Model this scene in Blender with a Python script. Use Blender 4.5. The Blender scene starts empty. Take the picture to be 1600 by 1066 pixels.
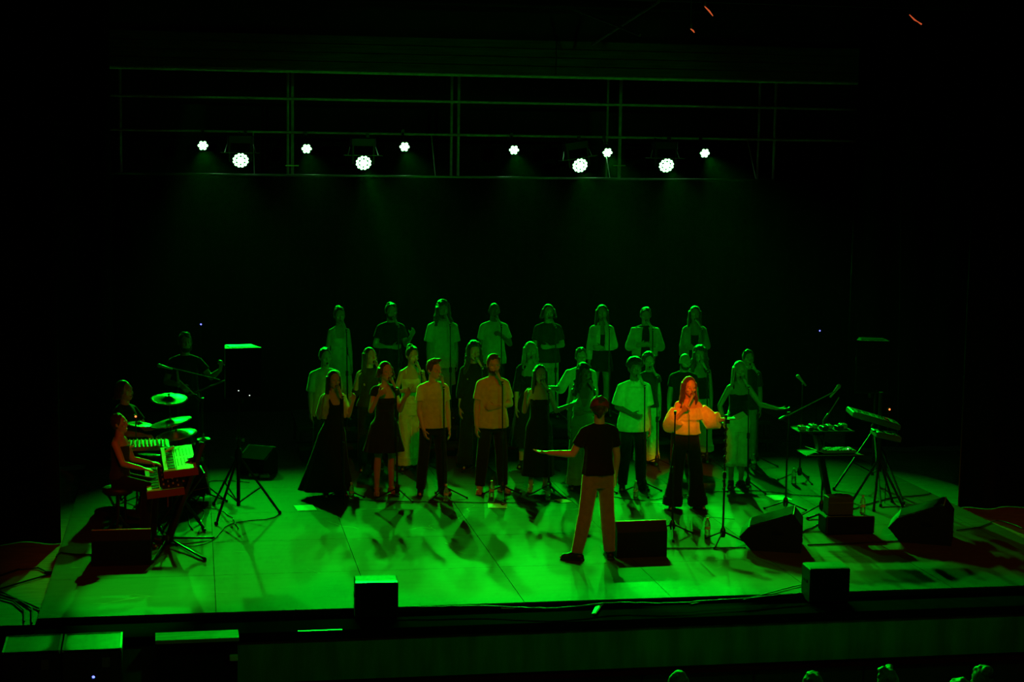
import bpy, math, random
import numpy as np
from mathutils import Vector, Matrix, Euler
random.seed(7)
S = bpy.context.scene
COL = S.collection
PI = math.pi

# ------------------------------------------------------------------ camera
F_PX = 2730.0
CAM_Z = 4.6
_yaw, _pit, _rol = [math.radians(a) for a in (10.4, 6.6, 0.86)]
FW = Vector((math.sin(_yaw)*math.cos(_pit), math.cos(_yaw)*math.cos(_pit), -math.sin(_pit)))
_r = Vector((math.cos(_yaw), -math.sin(_yaw), 0)); _u = _r.cross(FW)
RT = _r*math.cos(_rol) + _u*math.sin(_rol)
UP = _r*(-math.sin(_rol)) + _u*math.cos(_rol)
CAMP = Vector((0, 0, CAM_Z))
cam_d = bpy.data.cameras.new('camera'); cam = bpy.data.objects.new('camera', cam_d); COL.objects.link(cam)
cam_d.sensor_width = 36; cam_d.lens = 36*F_PX/1600; cam_d.clip_end = 200
M = Matrix((RT, UP, -FW)).transposed().to_4x4(); M.translation = CAMP
cam.matrix_world = M
S.camera = cam

def ray(px, py): return FW + RT*((px-800)/F_PX) - UP*((py-533)/F_PX)
def at_z(px, py, z=0.0):
    d = ray(px, py); return CAMP + d*((z-CAM_Z)/d.z)
def at_y(px, py, Y):
    d = ray(px, py); return CAMP + d*(Y/d.y)

# ------------------------------------------------------------------ colour management, world
S.view_settings.view_transform = 'Standard'; S.view_settings.look = 'None'
S.view_settings.gamma = 1; S.view_settings.exposure = 0.0
try: S.view_settings.use_curve_mapping = False
except Exception: pass
W = bpy.data.worlds.new('world'); S.world = W; W.use_nodes = True
W.node_tree.nodes['Background'].inputs[0].default_value = (1.0, 0.12, 0.10, 1)
W.node_tree.nodes['Background'].inputs[1].default_value = 0.012
S.cycles.max_bounces = 5; S.cycles.diffuse_bounces = 3; S.cycles.volume_bounces = 0
S.cycles.volume_step_rate = 4; S.cycles.sample_clamp_indirect = 2

# ------------------------------------------------------------------ lights (the stage's own rig)
GREEN = (0.0, 1.0, 0.012); RED = (1.0, 0.05, 0.0)
def spot(loc, target, power, deg, color=GREEN, blend=0.7, radius=0.09, name='stage_spot'):
    l = bpy.data.lights.new(name, 'SPOT'); l.energy = power; l.color = color
    l.spot_size = math.radians(deg); l.spot_blend = blend; l.shadow_soft_size = radius
    o = bpy.data.objects.new(name, l); COL.objects.link(o); o.location = loc
    o.rotation_euler = (Vector(target)-Vector(loc)).to_track_quat('-Z', 'Y').to_euler()
    return o
PAR_SMALL = [(317, 227), (479, 232), (632, 229), (803, 234), (949, 238), (1101, 239)]
PAR_BIG = [(376, 250), (568, 254), (906, 258), (1041, 258)]
YS, YB = 29.4, 28.9
HAZE = 0.0001
small_pos = [at_y(a, b, YS) for a, b in PAR_SMALL]
big_pos = [at_y(a, b, YB) for a, b in PAR_BIG]
SMALL_AIM = [(0.9, 18.5, 0), (2.2, 18.9, 0), (3.6, 18.2, 0), (4.4, 18.8, 0), (6.3, 18.6, 0), (8.2, 18.6, 0)]
BIG_AIM = [(0.5, 18.2, 0), (3.3, 18.4, 0), (5.2, 18.3, 0), (6.9, 18.8, 0)]
for p, t, w in zip(small_pos, SMALL_AIM, (2350, 1500, 1850, 2000, 2500, 2700)):
    spot(p+Vector((0, -.12, -.04)), t, w, 38, blend=.9, radius=.05)
for p, t, w, dg in zip(big_pos, BIG_AIM, (520, 2100, 2400, 2400), (34, 34, 34, 36)):
    spot(p+Vector((0, -.14, -.06)), t, w, dg, blend=.8, radius=.08)
# tight beams that make the hot pools on the front of the floor
spot(big_pos[1]+Vector((0, -.14, -.06)), (3.35, 18.0, 0), 5600, 9.5, blend=.7, radius=.05)
spot((5.7, 25.6, 6.35), (5.05, 17.5, 0), 9000, 8.5, blend=.6, radius=.05)
spot((.2, 25.6, 6.35), (-.55, 17.5, 0), 7500, 8.5, blend=.6, radius=.05)
# front of house: dim green wash on the choir, added green fills, red specials on the front row and soloist
spot((6.5, 6.0, 6.2), (4.7, 26.5, 2.7), 320, 27, GREEN, .4, .15, 'front_wash_and_fill')
spot((11.0, 10.0, 6.2), (6.6, 22.6, 1.1), 420, 15, GREEN, .8, .15, 'front_wash_and_fill')
spot((2.4, 9.0, 6.2), (5.72, 22.15, 1.15), 1500, 4.6, GREEN, .7, .1, 'front_wash_and_fill')  # added narrow fill standing in for cloth translucency and bounce on the bright shirt
spot((-3.5, 11.0, 6.0), (5.75, 20.9, 1.1), 300, 4, GREEN, .8, .1, 'front_wash_and_fill')  # added narrow fill in place of light passing through the soloist's sleeve
spot((4.6, 10.4, 6.2), (4.6, 16.1, -0.3), 130, 84, GREEN, 1.0, .3, 'front_wash_and_fill')
spot((2.2, 13.6, 6.3), (3.0, 22.05, 1.12), 400, 18.5, RED, .8, .12, 'front_red_spot')
spot((4.0, 12.5, 6.3), (6.10, 20.9, 1.34), 3600, 5.8, RED, .8, .12, 'front_red_spot')
spot((5.5, 6.0, 3.4), (-0.6, 20.2, 1.0), 420, 8, RED, .8, .12, 'front_red_spot')
spot((4.0, 9.0, 6.3), (4.35, 18.5, 1.1), 210, 12, RED, .9, .12, 'front_red_spot')
for x_ in (-.2, 3.0, 6.2, 9.4):
    spot((x_, 13.0, 6.3), (x_, 18.9, 0.0), 190, 27, RED, .6, .2, 'red_top_light')
spot((-6.0, 10.0, 5.5), (-3.6, 19.3, 0.0), 160, 14, RED, .8, .2, 'red_top_light')

# ------------------------------------------------------------------ materials
MATS = {}
def mat(name, color, rough=0.6, metal=0.0, noise=0.0, scale=20.0, bump=0.0, spec=0.5, emit=None, alpha=None, trans=0.0, stretch=None, sheen=0.0):
    if name in MATS: return MATS[name]
    m = bpy.data.materials.new(name); m.use_nodes = True; nt = m.node_tree
    b = nt.nodes['Principled BSDF']
    b.inputs['Base Color'].default_value = (*color, 1); b.inputs['Roughness'].default_value = rough
    b.inputs['Metallic'].default_value = metal; b.inputs['Specular IOR Level'].default_value = spec
    if trans: b.inputs['Transmission Weight'].default_value = trans
    if sheen: b.inputs['Sheen Weight'].default_value = sheen
    if emit:
        b.inputs['Emission Color'].default_value = (*emit[0], 1); b.inputs['Emission Strength'].default_value = emit[1]
    if noise or bump:
        tc = nt.nodes.new('ShaderNodeTexCoord'); n = nt.nodes.new('ShaderNodeTexNoise')
        n.inputs['Scale'].default_value = scale; n.inputs['Detail'].default_value = 4
        if stretch:
            mp = nt.nodes.new('ShaderNodeMapping'); mp.inputs['Scale'].default_value = stretch
            nt.links.new(tc.outputs['Object'], mp.inputs[0]); nt.links.new(mp.outputs[0], n.inputs['Vector'])
        else: nt.links.new(tc.outputs['Object'], n.inputs['Vector'])
        if noise:
            r = nt.nodes.new('ShaderNodeValToRGB')
            r.color_ramp.elements[0].position = .3; r.color_ramp.elements[1].position = .7
            r.color_ramp.elements[0].color = (*[c*(1-noise) for c in color], 1)
            r.color_ramp.elements[1].color = (*[min(1, c*(1+noise)) for c in color], 1)
            nt.links.new(n.outputs[0], r.inputs[0]); nt.links.new(r.outputs[0], b.inputs['Base Color'])
        if bump:
            bp = nt.nodes.new('ShaderNodeBump'); bp.inputs['Strength'].default_value = bump; bp.inputs['Distance'].default_value = .02
            nt.links.new(n.outputs[0], bp.inputs['Height']); nt.links.new(bp.outputs[0], b.inputs['Normal'])
    MATS[name] = m; return m

BLACK = mat('black_plastic', (.010, .010, .010), .6, noise=.2, scale=30, spec=.2)
BLACKM = mat('black_metal', (.02, .02, .022), .35, metal=.3)
STEEL = mat('brushed_steel', (.5, .5, .5), .3, metal=1.0)
DULLSTEEL = mat('galvanised_pipe', (.8, .82, .8), .6, noise=.2, scale=12)
GRILLE = mat('speaker_grille', (.010, .010, .010), .9, noise=.5, scale=260, bump=.3, spec=.05)
CABLEM = mat('rubber_cable', (.012, .012, .013), .5)
RIMM = mat('cabinet_edge_paint', (.05, .05, .05), .3, noise=.3, scale=40)
CHROME = mat('chrome', (.7, .7, .7), .15, metal=1.0)
LED = mat('led_lens', (.2, .9, .3), .3, emit=((.30, 1.0, .36), 7.0))
BRASS = mat('cymbal_bronze', (.75, .62, .35), .32, metal=.9, noise=.1, scale=60, stretch=(1, 1, 1))
PAPER = mat('white_paper', (.9, .9, .88), .7)
WATER = mat('clear_bottle_plastic', (.9, .95, .92), .08, trans=.9, spec=.6)
CAPM = mat('bottle_cap', (.8, .8, .8), .4)
DRAPE = mat('black_drape', (.020, .008, .009), .95, noise=.25, scale=3, stretch=(6, 6, .3), spec=.1)
KEYW = mat('white_keys', (.85, .85, .82), .35); KEYB = mat('black_keys', (.02, .02, .02), .3)
REDCASE = mat('dark_red_case', (.28, .03, .03), .4)
SILVER = mat('silver_panel', (.55, .56, .57), .4, metal=.3, noise=.1, scale=50)
REDLED = mat('red_indicator', (.8, .1, .02), .4, emit=((1.0, .16, .04), 3.0))
BLUELED = mat('blue_indicator', (.1, .1, .8), .4, emit=((.12, .14, 1.0), 4.0))
WHITELED = mat('white_indicator', (.8, .8, .8), .4, emit=((.8, .9, .8), 1.2))
ORANGEGLINT = mat('orange_glint_glow', (.9, .3, .1), .4, emit=((1.0, .13, .04), .55))  # glow colour of the metal glints, no lamp

# stage floor: grey-green vinyl with scuffs
def floor_material():
    m = bpy.data.materials.new('stage_vinyl'); m.use_nodes = True; nt = m.node_tree; b = nt.nodes['Principled BSDF']
    N = nt.nodes.new; L = nt.links.new
    geo = N('ShaderNodeNewGeometry')
    mp = N('ShaderNodeMapping'); mp.inputs['Scale'].default_value = (.9, 3.2, 1); L(geo.outputs['Position'], mp.inputs[0])
    n1 = N('ShaderNodeTexNoise'); n1.inputs['Scale'].default_value = 2.4; n1.inputs['Detail'].default_value = 7; L(mp.outputs[0], n1.inputs['Vector'])
    r1 = N('ShaderNodeValToRGB'); r1.color_ramp.elements[0].position = .25; r1.color_ramp.elements[1].position = .75
    r1.color_ramp.elements[0].color = (.055, .042, .036, 1); r1.color_ramp.elements[1].color = (.075, .066, .052, 1); L(n1.outputs[0], r1.inputs[0])
    # scratches: thin bright lines from distorted voronoi edges
    v = N('ShaderNodeTexVoronoi'); v.feature = 'DISTANCE_TO_EDGE'; v.inputs['Scale'].default_value = .75
    n2 = N('ShaderNodeTexNoise'); n2.inputs['Scale'].default_value = 2.0; L(geo.outputs['Position'], n2.inputs['Vector'])
    ad = N('ShaderNodeMixRGB'); ad.inputs[0].default_value = .35; L(geo.outputs['Position'], ad.inputs[1]); L(n2.outputs['Color'], ad.inputs[2]); L(ad.outputs[0], v.inputs['Vector'])
    r2 = N('ShaderNodeValToRGB'); r2.color_ramp.elements[0].position = 0; r2.color_ramp.elements[0].color = (1, 1, 1, 1)
    r2.color_ramp.elements[1].position = .006; r2.color_ramp.elements[1].color = (0, 0, 0, 1); L(v.outputs['Distance'], r2.inputs[0])
    n3 = N('ShaderNodeTexNoise'); n3.inputs['Scale'].default_value = 1.3; n3.inputs['Detail'].default_value = 3; L(geo.outputs['Position'], n3.inputs['Vector'])
    r3 = N('ShaderNodeValToRGB'); r3.color_ramp.elements[0].position = .56; r3.color_ramp.elements[1].position = .64; L(n3.outputs[0], r3.inputs[0])
    mu = N('ShaderNodeMath'); mu.operation = 'MULTIPLY'; L(r2.outputs[0], mu.inputs[0]); L(r3.outputs[0], mu.inputs[1])
    mx = N('ShaderNodeMixRGB'); L(mu.outputs[0], mx.inputs[0]); L(r1.outputs[0], mx.inputs[1]); mx.inputs[2].default_value = (.22, .24, .2, 1)
    L(mx.outputs[0], b.inputs['Base Color']); b.inputs['Roughness'].default_value = .66; b.inputs['Specular IOR Level'].default_value = .13
    return m
VINYL = floor_material()
SIDEFLOOR = mat('side_floor_boards', (.22, .20, .17), .7, noise=.3, scale=4, stretch=(1, 6, 1))
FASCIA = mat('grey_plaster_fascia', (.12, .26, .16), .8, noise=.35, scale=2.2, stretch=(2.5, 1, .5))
DARKWOOD = mat('dark_wood_boards', (.10, .06, .035), .7, noise=.4, scale=5, stretch=(.4, 1, 6))
LIGHTWOOD = mat('worn_plywood', (.45, .42, .33), .7, noise=.35, scale=9, stretch=(.4, 4, 4))
CEIL = mat('dark_ceiling_paint', (.02, .015, .014), .9, noise=.4, scale=2)
PITFLOOR = mat('pit_floor', (.05, .03, .03), .9, noise=.3, scale=3)
CARPET = mat('red_seat_fabric', (.16, .03, .02), .9, noise=.3, scale=20)

# ------------------------------------------------------------------ mesh helpers
class MB:
    def __init__(s): s.v = []; s.f = []
    def add(s, vs, fs):
        o = len(s.v); s.v += [tuple(v) for v in vs]; s.f += [tuple(i+o for i in f) for f in fs]; return s
    def box(s, c, d, rot=None, bev=0.0):
        x, y, z = [k/2 for k in d]; c = Vector(c)
        R = rot if rot is not None else Matrix.Identity(3)
        if bev <= 0:
            vs = [R @ Vector((a*x, b*y, e*z)) + c for a in (-1, 1) for b in (-1, 1) for e in (-1, 1)]
            fs = [(0, 1, 3, 2), (4, 6, 7, 5), (0, 4, 5, 1), (2, 3, 7, 6), (0, 2, 6, 4), (1, 5, 7, 3)]
        else:
            t = bev; ring = [(-x, -y+t), (-x+t, -y), (x-t, -y), (x, -y+t), (x, y-t), (x-t, y), (-x+t, y), (-x, y-t)]
            vs = []; k = .999
            for zz, sc in ((-z, t), (-z+t, 0), (z-t, 0), (z, t)):
                for a, b in ring:
                    vs.append(R @ Vector((a-math.copysign(sc, a), b-math.copysign(sc, b), zz)) + c)
            fs = []
            for r in range(3):
                for i in range(8): j = (i+1) % 8; fs.append((r*8+i, r*8+j, r*8+8+j, r*8+8+i))
            fs.append(tuple(range(7, -1, -1))); fs.append(tuple(range(24, 32)))
        return s.add(vs, fs)
    def tube(s, pts, rad, n=8, caps=True, flat=None):
        pts = [Vector(p) for p in pts]
        if not isinstance(rad, (list, tuple)): rad = [rad]*len(pts)
        vs = []; fs = []; ref = None
        for i, p in enumerate(pts):
            t = (pts[min(i+1, len(pts)-1)] - pts[max(i-1, 0)]).normalized()
            if ref is None:
                ref = Vector((1, 0, 0)) if abs(t.x) < .8 else Vector((0, 1, 0))
            a = (ref - t*ref.dot(t)).normalized(); b = t.cross(a); ref = a
            r = rad[i]
            ra, rb = (r if isinstance(r, tuple) else (r, r))
            for k in range(n):
                an = 2*PI*k/n; vs.append(p + a*(ra*math.cos(an)) + b*(rb*math.sin(an)))
        for i in range(len(pts)-1):
            for k in range(n): j = (k+1) % n; fs.append((i*n+k, i*n+j, i*n+n+j, i*n+n+k))
        if caps: fs.append(tuple(range(n-1, -1, -1))); fs.append(tuple((len(pts)-1)*n+k for k in range(n)))
        return s.add(vs, fs)
    def lathe(s, prof, c=(0, 0, 0), n=16, rot=None):
        R = rot if rot is not None else Matrix.Identity(3); c = Vector(c); vs = []; fs = []
        for r, z in prof:
            for k in range(n): a = 2*PI*k/n; vs.append(R @ Vector((r*math.cos(a), r*math.sin(a), z)) + c)
        for i in range(len(prof)-1):
            for k in range(n): j = (k+1) % n; fs.append((i*n+k, i*n+j, i*n+n+j, i*n+n+k))
        fs.append(tuple(range(n-1, -1, -1))); fs.append(tuple((len(prof)-1)*n+k for k in range(n)))
        return s.add(vs, fs)
    def ell(s, c, r, n=12, m=8, rot=None):
        R = rot if rot is not None else Matrix.Identity(3); c = Vector(c); vs = [R @ Vector((0, 0, -r[2])) + c]; fs = []
        for i in range(1, m):
            ph = -PI/2 + PI*i/m
            for k in range(n):
                a = 2*PI*k/n; vs.append(R @ Vector((r[0]*math.cos(ph)*math.cos(a), r[1]*math.cos(ph)*math.sin(a), r[2]*math.sin(ph))) + c)
        vs.append(R @ Vector((0, 0, r[2])) + c); L = len(vs)-1
        for k in range(n):
            j = (k+1) % n; fs.append((0, 1+j, 1+k)); fs.append((L, L-n+k, L-n+j))
        for i in range(m-2):
            for k in range(n): j = (k+1) % n; a = 1+i*n; fs.append((a+k, a+j, a+n+j, a+n+k))
        return s.add(vs, fs)
    def prism(s, poly, x0, x1):      # polygon in (y, z), extruded along x
        n = len(poly); vs = [(x0, a, b) for a, b in poly] + [(x1, a, b) for a, b in poly]
        fs = [(i, (i+1) % n, n+(i+1) % n, n+i) for i in range(n)] + [tuple(range(n-1, -1, -1)), tuple(range(n, 2*n))]
        return s.add(vs, fs)
    def mesh(s, name):
        me = bpy.data.meshes.new(name); me.from_pydata(s.v, [], s.f); me.update(); return me
    def build(s, name, material, parent=None, smooth=False, loc=None, rz=None):
        me = s.mesh(name); me.materials.append(material)
        if smooth: me.polygons.foreach_set('use_smooth', [True]*len(me.polygons))
        o = bpy.data.objects.new(name, me); COL.objects.link(o)
        if parent is not None: o.parent = parent
        if loc is not None: o.location = loc
        if rz is not None: o.rotation_euler = (0, 0, rz)
        return o

def tag(o, label=None, cat=None, group=None, kind=None):
    if label: o['label'] = label
    if cat: o['category'] = cat
    if group: o['group'] = group
    if kind: o['kind'] = kind
    return o
def empty(name, loc, rz=0.0, label=None, cat=None, group=None):
    o = bpy.data.objects.new(name, None); o.empty_display_size = .1; COL.objects.link(o)
    o.location = loc; o.rotation_euler = (0, 0, rz)
    return tag(o, label, cat, group)
def copy_tree(o, parent=None):
    c = o.copy(); COL.objects.link(c)
    if parent is not None: c.parent = parent
    for ch in list(o.children): copy_tree(ch, c)
    return c
def struct(o): o['kind'] = 'structure'; return o

# ================================================================== THE SETTING
Y0, Y1 = 16.74, 29.6          # stage floor front / back
X0, X1 = -1.48, 9.65
base = MB().box(((X0+X1)/2, (Y0+Y1)/2, -.06), (X1-X0, Y1-Y0, .08)).build('floor', mat('subfloor', (.02, .02, .018), 1.0, spec=0.0)); struct(base)
xs = [X0, .20, 1.72, 3.24, 4.76, 6.28, 7.80, 9.32, X1]
ys = [Y0, 18.20, 19.72, 21.24, 22.76, 24.28, 25.8, 27.3, Y1]
g = .003
for i in range(len(xs)-1):
    for j in range(len(ys)-1):
        a, b, c, d = xs[i]+g, xs[i+1]-g, ys[j]+g, ys[j+1]-g
        dz = -.0003*((i*7+j*3) % 3)
        MB().box(((a+b)/2, (c+d)/2, -.01+dz), (b-a, d-c, .02)).build('panel', VINYL, base)
# side floors left and right of the raised sheets
struct(MB().box((-5.5, 22.9, -.12), (2*(5.5+X0), 13.4, .12)).build('floor_left', SIDEFLOOR))
struct(MB().box((13.4, 22.9, -.12), (2*(13.4-X1), 13.4, .12)).build('floor_right', SIDEFLOOR))
# front apron strip and fascia
struct(MB().box((4.0, 16.47, -.105), (22, .54, .09)).build('trim_1', mat('apron_cloth', (.008, .008, .008), 1.0, spec=0.0)))
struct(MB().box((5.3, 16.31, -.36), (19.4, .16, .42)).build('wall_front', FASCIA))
struct(MB().box((5.3, 16.33, -1.1), (19.4, .14, 1.1)).build('wall_pit', CEIL))
struct(MB().box((4.0, 9.0, -1.7), (26, 15, .1)).build('floor_pit', PITFLOOR))
# back wall and side walls, ceiling
struct(MB().box((4, 31.6, 3.2), (30, .2, 8)).build('wall_back', CEIL))
struct(MB().box((-9.5, 18, 2.5), (.2, 28, 8.6)).build('wall_left', CEIL))
struct(MB().box((18.2, 18, 2.5), (.2, 28, 8.6)).build('wall_right', CEIL))
struct(MB().box((4.3, 17.8, 6.75), (28, 28, .1)).build('ceiling', CEIL))

def drape(name, x0, x1, y, z0, z1, waves, amp=.05, m=DRAPE, label=None):
    n = int(waves*8); vs = []; fs = []
    for t, dy in ((0, 0), (1, .02)):
        for i in range(n+1):
            u = i/n; yy = y + amp*math.sin(u*waves*2*PI + .6*math.sin(u*23)) + amp*.4*math.sin(u*waves*5.3)+dy
            x = x0+(x1-x0)*u
            vs += [(x, yy, z0), (x, yy*1.0 + amp*.2*math.sin(u*40), z1)]
    k = 2*(n+1)
    for i in range(n):
        a = 2*i; fs += [(a, a+2, a+3, a+1), (k+a, k+a+1, k+a+3, k+a+2), (a, k+a, k+a+2, a+2), (a+1, a+3, k+a+3, k+a+1)]
    fs += [(0, 1, k+1, k), (2*n, k+2*n, k+2*n+1, 2*n+1)]
    o = MB().add(vs, fs).build(name, m, smooth=True)
    return tag(o, label, 'curtain')
drape('backdrop_curtain', -5, 15, 29.2, .0, 3.93, 34, .04, label='wide black backdrop curtain hanging behind the choir under the pale pipe')
drape('side_curtain', -9, X0-.02, 20.15, -.05, 6.6, 14, .06, label='black side curtain at the left front edge of the stage')
drape('side_curtain', -9, -1.1, 24.6, .0, 6.6, 14, .06, label='black side curtain further back at the left, behind the drummer')
drape('side_curtain', X1+.05, 17.5, 20.75, -.05, 6.6, 14, .06, label='black side curtain at the right front edge of the stage')
drape('side_curtain', 9.75, 17.5, 24.9, .0, 6.6, 14, .06, label='black side curtain further back at the right, behind the keyboard stand')
# thin light hems / leech lines of the curtains
for (px, ya, yb, Y) in ((1408, 290, 700, 24.8),):
    a = at_y(px, ya, Y); b = at_y(px-6, yb, Y)
    tag(MB().tube([a, b], .006, 6).build('curtain_cord', mat('grey_cord', (.1, .1, .1), .8)), 'thin grey cord hanging straight down along the rear right curtain', 'cord')
a = at_y(1515, 590, 20.65); b = at_z(1495, 790, 0); b.y = 20.65; a.x = b.x
tag(MB().tube([a, b], .007, 6).build('curtain_cord', mat('grey_cord', (.1, .1, .1), .8)), 'thin grey cord down the edge of the front right curtain', 'cord')

# header above the stage: long boards
YH = 26.6
zt, zb = at_y(800, 62, YH).z, at_y(800, 116, YH).z
hd = struct(MB().box((4.2, YH+.12, (zt+zb)/2+.35), (24, .1, zt-zb+.7)).build('wall_header', CEIL))
nb = 4
for k in range(nb):
    h = (zt-zb)/nb
    for xi, (xa, xb) in enumerate(((-7, -.5), (-.5, 5.5), (5.5, 11), (11, 16))):
        MB().box(((xa+xb)/2, YH, zb+h*(k+.5)), (xb-xa-.01, .06+.01*((k+xi) % 2), h-.012)).build('board', DARKWOOD, hd)
MB().tube([(-6, YH-.03, zb-.03), (15, YH-.03, zb-.03)], .022, 8).build('pipe', DULLSTEEL, hd)
# ceiling ribs, seen dimly at the top of the picture
ce = bpy.data.objects['ceiling']
for yy in (17.5, 19.5, 21.5, 23.5, 25.3):
    MB().box((4.3, yy, 6.6), (26, .12, .2)).build('beam', CEIL, ce)
# diagonal brace
for (a, b) in (((925, 70), (1030, 2)), ((890, 12), (1000, 55))):
    A = at_y(*a, 25.5); B = at_y(*b, 22.5)
    MB().tube([A, B], .02, 6).build('brace', DARKWOOD, ce)
for i, pts in enumerate((((1101, 10), (1108, 17), (1114, 25)), ((1079, 45), (1083, 48), (1085, 51)), ((1421, 23), (1429, 31), (1434, 34), (1440, 38)))):  # glints on curved metal, built as added glowing tubes
    P3 = [at_y(*p, 22.0) for p in pts]
    r = empty('ceiling_glint', P3[0], 0, ('curved orange tube glowing as a glint on metal under the ceiling right of centre', 'tiny orange glowing glint just below the curved one', 'orange curved tube glowing as a glint near the top right corner')[i], 'lamp', 'orange ceiling glints')
    L = [p-P3[0] for p in P3]
    MB().tube(L, [.006+.005*(k % 2) for k in range(len(L))], 8).build('glint_tube', ORANGEGLINT, r)
    MB().tube([L[0], L[0]+Vector((0, 0, 6.7-P3[0].z))], .006, 6).build('added_glint_wire', BLACKM, r)
    MB().lathe([(.03, 0), (.03, .05), (.015, .08)], L[0]+Vector((0, 0, .01)), 10).build('socket', BLACKM, r)  # added mount for the glowing glint

# scaffold of pipes above the backdrop
sc = empty('scaffold', (4, 29.7, 0), 0, 'steel tube scaffold with rails and uprights above the black backdrop', 'scaffold')
off = Vector((4, 29.7, 0))
def rel(p): return Vector(p)-off
for (pa, pb, r) in (((0, 149), (1600, 173), .024), ((0, 202), (1600, 222.5), .022)):
    a = at_y(*pa, 29.7); b = at_y(*pb, 29.7); zz = (a.z+b.z)/2
    MB().tube([rel((a.x-3, 29.7, zz)), rel((b.x+2, 29.7, zz))], r, 8).build('rail', DULLSTEEL, sc, True)
for px, w in ((188, .025), (450, .024), (457, .028), (706, .024), (717, .026), (950, .02), (970, .03), (1187, .022), (1212, .026), (1382, .022), (1463, .022), (1563, .024)):
    a = at_y(px, 180, 29.75)
    MB().tube([rel((a.x, 29.78, 0)), rel((a.x, 29.78, 6.2))], w, 8).build('upright', DULLSTEEL, sc, True)
for px in (457, 970):
    a = at_y(px, 259, 29.6); MB().box(rel((a.x, 29.72, a.z)), (.22, .03, .02)).build('clamp', STEEL, sc)
# backdrop pipe
zz = 3.95
bp_ = MB().tube([(-2.5, 29.1, zz), (9.9, 29.1, zz)], .02, 8).build('backdrop_pipe', mat('pale_pipe', (.6, .62, .6), .35, metal=.5), smooth=True)
for xx in (-2, 1, 4, 7, 9.6): MB().tube([(xx, 29.12, 3.95), (xx, 29.68, 4.64)], .008, 6).build('hanger', DULLSTEEL, bp_)
tag(bp_, 'long pale horizontal pipe carrying the black backdrop', 'pipe')

# ---- stage lights (fixtures)
def make_small():
    r = empty('stage_light', (0, 0, 0), 0, 'x', 'stage light', 'small green stage lights on the scaffold rail')
    tilt = Euler((math.radians(-68), 0, 0)).to_matrix()        # lens looks forward (-Y) and down
    ax = Vector((0, -.92, -.39)); Rm = ax.to_track_quat('Z', 'Y').to_matrix()
    MB().lathe([(.05, -.2), (.085, -.16), (.09, -.02), (.098, 0), (.09, .01)], (0, 0, 0), 16, Rm).build('housing', BLACKM, r, True)
    MB().tube([(-.11, 0, 0), (-.11, .16, .17), (.11, .16, .17), (.11, 0, 0)], .01, 6).build('yoke', BLACKM, r)
    MB().tube([(0, .16, .17), (0, .29, .24)], .014, 6).build('arm', BLACKM, r)
    MB().box((0, .29, .24), (.05, .07, .09)).build('clamp', BLACKM, r)
    for k in range(7):
        c = Vector((0, 0, .016)) if k == 0 else Vector((.058*math.cos(k*PI/3), .058*math.sin(k*PI/3), .016))
        MB().lathe([(.026, -.006), (.026, .002), (.014, .008)], Rm @ c, 10, Rm).build('led', LED, r, True)
    return r
SL = ['small green stage light, leftmost of all the lights', 'small green stage light just left of the first double upright, between two large ones',
      'small green stage light right of the second large light', 'small green stage light in the middle, left of the third large light',
      'small green stage light close to the right of the third large light', 'small green stage light, rightmost of all the lights']
pr = make_small()
for i, p in enumerate(small_pos):
    o = pr if i == 0 else copy_tree(pr)
    o.location = p; o['label'] = SL[i]
def make_big():
    r = empty('wash_light', (0, 0, 0), 0, 'x', 'stage light', 'large green moving wash lights')
    ax = Vector((0, -.9, -.43)); Rm = ax.to_track_quat('Z', 'Y').to_matrix()
    MB().box((0, .14, .33), (.42, .24, .16), bev=.02).build('base_box', BLACKM, r)
    MB().box((0, .1, .115), (.62, .32, .012)).build('top_plate', mat('plate_metal', (.2, .2, .2), .35, metal=.6), r)
    for s in (-1, 1):
        MB().tube([(s*.25, .1, .11), (s*.21, .13, .26)], .008, 6).build('strut', STEEL, r)
        MB().box((s*.17, .06, .12), (.03, .1, .3)).build('yoke_arm', BLACKM, r)
    MB().lathe([(.08, -.24), (.125, -.18), (.135, -.04), (.14, 0), (.13, .012)], (0, 0, 0), 20, Rm).build('head', BLACKM, r, True)
    MB().tube([(0, .2, .4), (0, .84, .44)], .02, 8).build('arm', BLACKM, r)
    MB().box((.08, .14, .44), (.05, .06, .08)).build('clamp', BLACKM, r)
    sp = [Vector((0, 0, .02))] + [Vector((.052*math.cos(k*PI/3), .052*math.sin(k*PI/3), .02)) for k in range(6)] + \
         [Vector((.105*math.cos(k*PI/6+.26), .105*math.sin(k*PI/6+.26), .016)) for k in range(12)]
    for c in sp:
        MB().lathe([(.024, -.006), (.024, .002), (.012, .008)], Rm @ c, 10, Rm).build('led', LED, r, True)
    return r
BL = ['large green wash light under a plate, leftmost of the four large ones', 'large green wash light under a plate, second from the left',
      'large green wash light under a tilted plate, right of centre', 'large green wash light under a plate, rightmost of the four large ones']
pr = make_big()
for i, p in enumerate(big_pos):
    o = pr if i == 0 else copy_tree(pr)
    o.location = p; o['label'] = BL[i]
big3 = [o for o in bpy.data.objects if o.get('label') == BL[2]][0]
big3.rotation_euler = (0, -.16, 0)

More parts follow.
